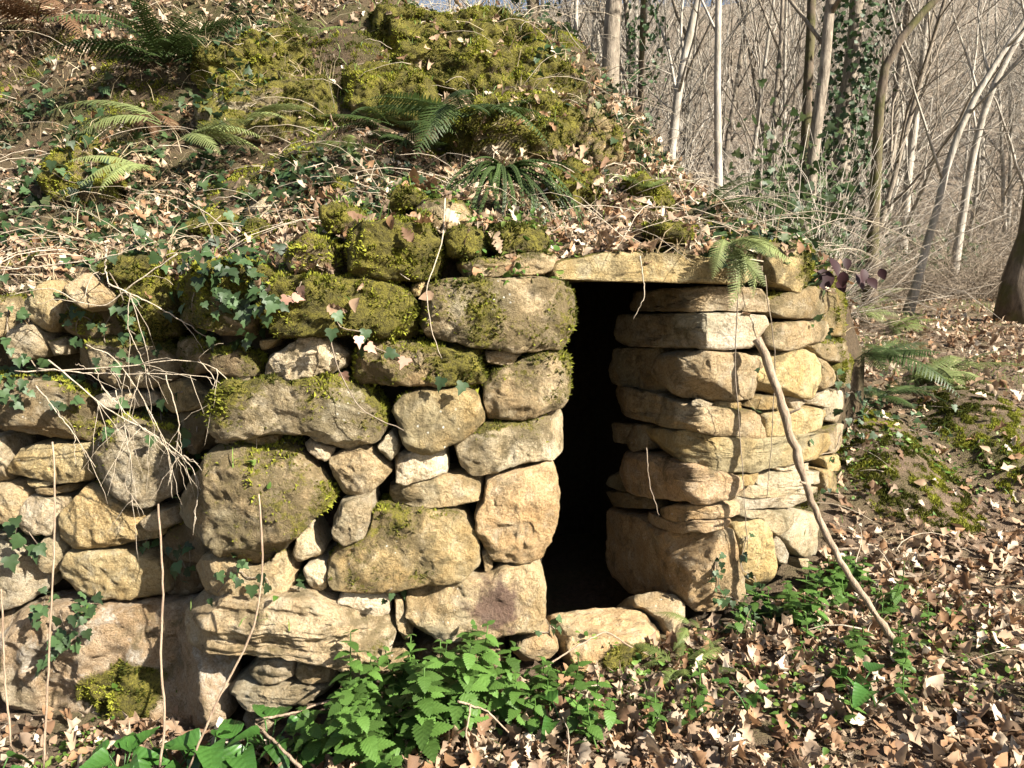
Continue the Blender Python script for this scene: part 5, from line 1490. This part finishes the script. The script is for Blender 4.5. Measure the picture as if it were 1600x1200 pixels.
def thicket(name, label, n, region, hmin, hmax, rad, mat, arch=.5, K=6, crook=.4):
    x, y = region(n)
    n = len(x)
    z = ground_z(x, y)
    H = rng.uniform(hmin, hmax, n)
    a = rng.uniform(0, 6.28, n)
    d = np.stack([np.cos(a) * arch, np.sin(a) * arch, np.full(n, 1 - .25 * arch)], -1) + rng.normal(size=(n, 3)) * .15
    P = np.empty((n, K, 3))
    P[:, 0] = np.stack([x, y, z - .03], -1)
    for q in range(1, K):
        d = unit(d + rng.normal(size=(n, 3)) * crook + np.stack([np.cos(a) * arch * .12, np.sin(a) * arch * .12, np.full(n, -.16 * arch)], -1))
        P[:, q] = P[:, q - 1] + d * (H / (K - 1))[:, None]
    rr = rad * rng.uniform(.5, 1.5, n)[:, None] * np.linspace(1, .35, K)[None]
    return tag(link(name, new_mesh(name, *tubes(P, rr, 3), mat)), label, 'thicket', kind='stuff')
def reg(y0, y1, x0, x1, clear=True):
    def f(n):
        m = int(n * 2.2)
        y = y0 + (y1 - y0) * rng.random(m)
        x = y * rng.uniform(x0, x1, m)
        ok = fbm(xy(x, y, .5, 1), 900, 3) > .40
        if clear: ok &= ~((x / y > .44) & (y < 10.5)) & ~((x < 2.3) & (y < 7.5))
        return x[ok][:n], y[ok][:n]
    return f
thicket('bramble_thicket', 'brown tangle of brambles and bare shoots behind the hut', 5500, reg(7, 14, .18, .8), .5, 2.0, .0045, M_TWIGB, .9)
thicket('pale_stems', 'pale upright dry stems crowding behind the bank', 2600, reg(7, 13, .06, .42), .8, 2.6, .005, M_TWIGG, .4, crook=.2)
thicket('hazel_shoots', 'dense pale shoots and twigs filling the wood', 4500, reg(11.5, 24, -.05, .98), .6, 3.6, .0048, M_TWIGG, 1.0, 6, .5)
thicket('brown_shoots', 'brown bare shoots mixed among the pale ones', 4200, reg(11.0, 24, -.05, .98), .6, 3.4, .0048, M_TWIGB, 1.0, 6, .5)
thicket('far_brush', 'brownish brush covering the far slope', 4200, reg(22, 60, -.4, 1.05), 1.5, 5.5, .015, M_TWIGB, 1.0, 5, .5)
thicket('pale_far_brush', 'pale twiggy brush scattered over the far slope', 4000, reg(22, 60, -.4, 1.05), 1.5, 5.5, .012, M_TWIGG, 1.0, 5, .5)
thicket('dark_brush', 'dark undergrowth beneath the trees', 1800, reg(8.0, 14, .18, .66), .3, 1.2, .006, M_TWIGB, 1.0)
# evergreen undergrowth: dark leaves low in the thicket
x, y = reg(7.0, 14, .20, .62)(5000)
m = (fbm(xy(x, y, .9, 7), 910, 3) > .47) | ((x / y > .3) & (x / y < .44) & (y < 9.5))
x, y = x[m], y[m]
yb_ = rng.normal(8.8, .5, 2600)
x, y = np.concatenate([x, yb_ * rng.normal(.36, .035, 2600)]), np.concatenate([y, yb_])
k = len(x)
pts = np.stack([x, y, ground_z(x, y) + np.abs(rng.normal(size=k)) * np.where((x / y < .44) & (y < 10), .8, .45)], -1)
V, Fm, C = scatter([ivy_shape(90 + q) for q in range(4)], pts, frames(unit(rng.normal(size=(k, 3)) + np.array([0, -.3, .8])), rng.uniform(0, 6.28, k)), rng.uniform(.06, .12, k), np.array([(.05, .085, .03), (.035, .06, .02), (.09, .12, .05)])[rng.integers(3, size=k)])
tag(link('evergreen_undergrowth', new_mesh('evergreen_undergrowth', V, Fm, M_HERB, True, {'col': C})), 'dark evergreen leaves low in the thicket', 'undergrowth', kind='stuff')
print('TRIS moss', N_MOSS, 'litter', len(LP), 'objects', len(bpy.data.objects), 'tris', sum(len(m.polygons) for m in bpy.data.meshes))
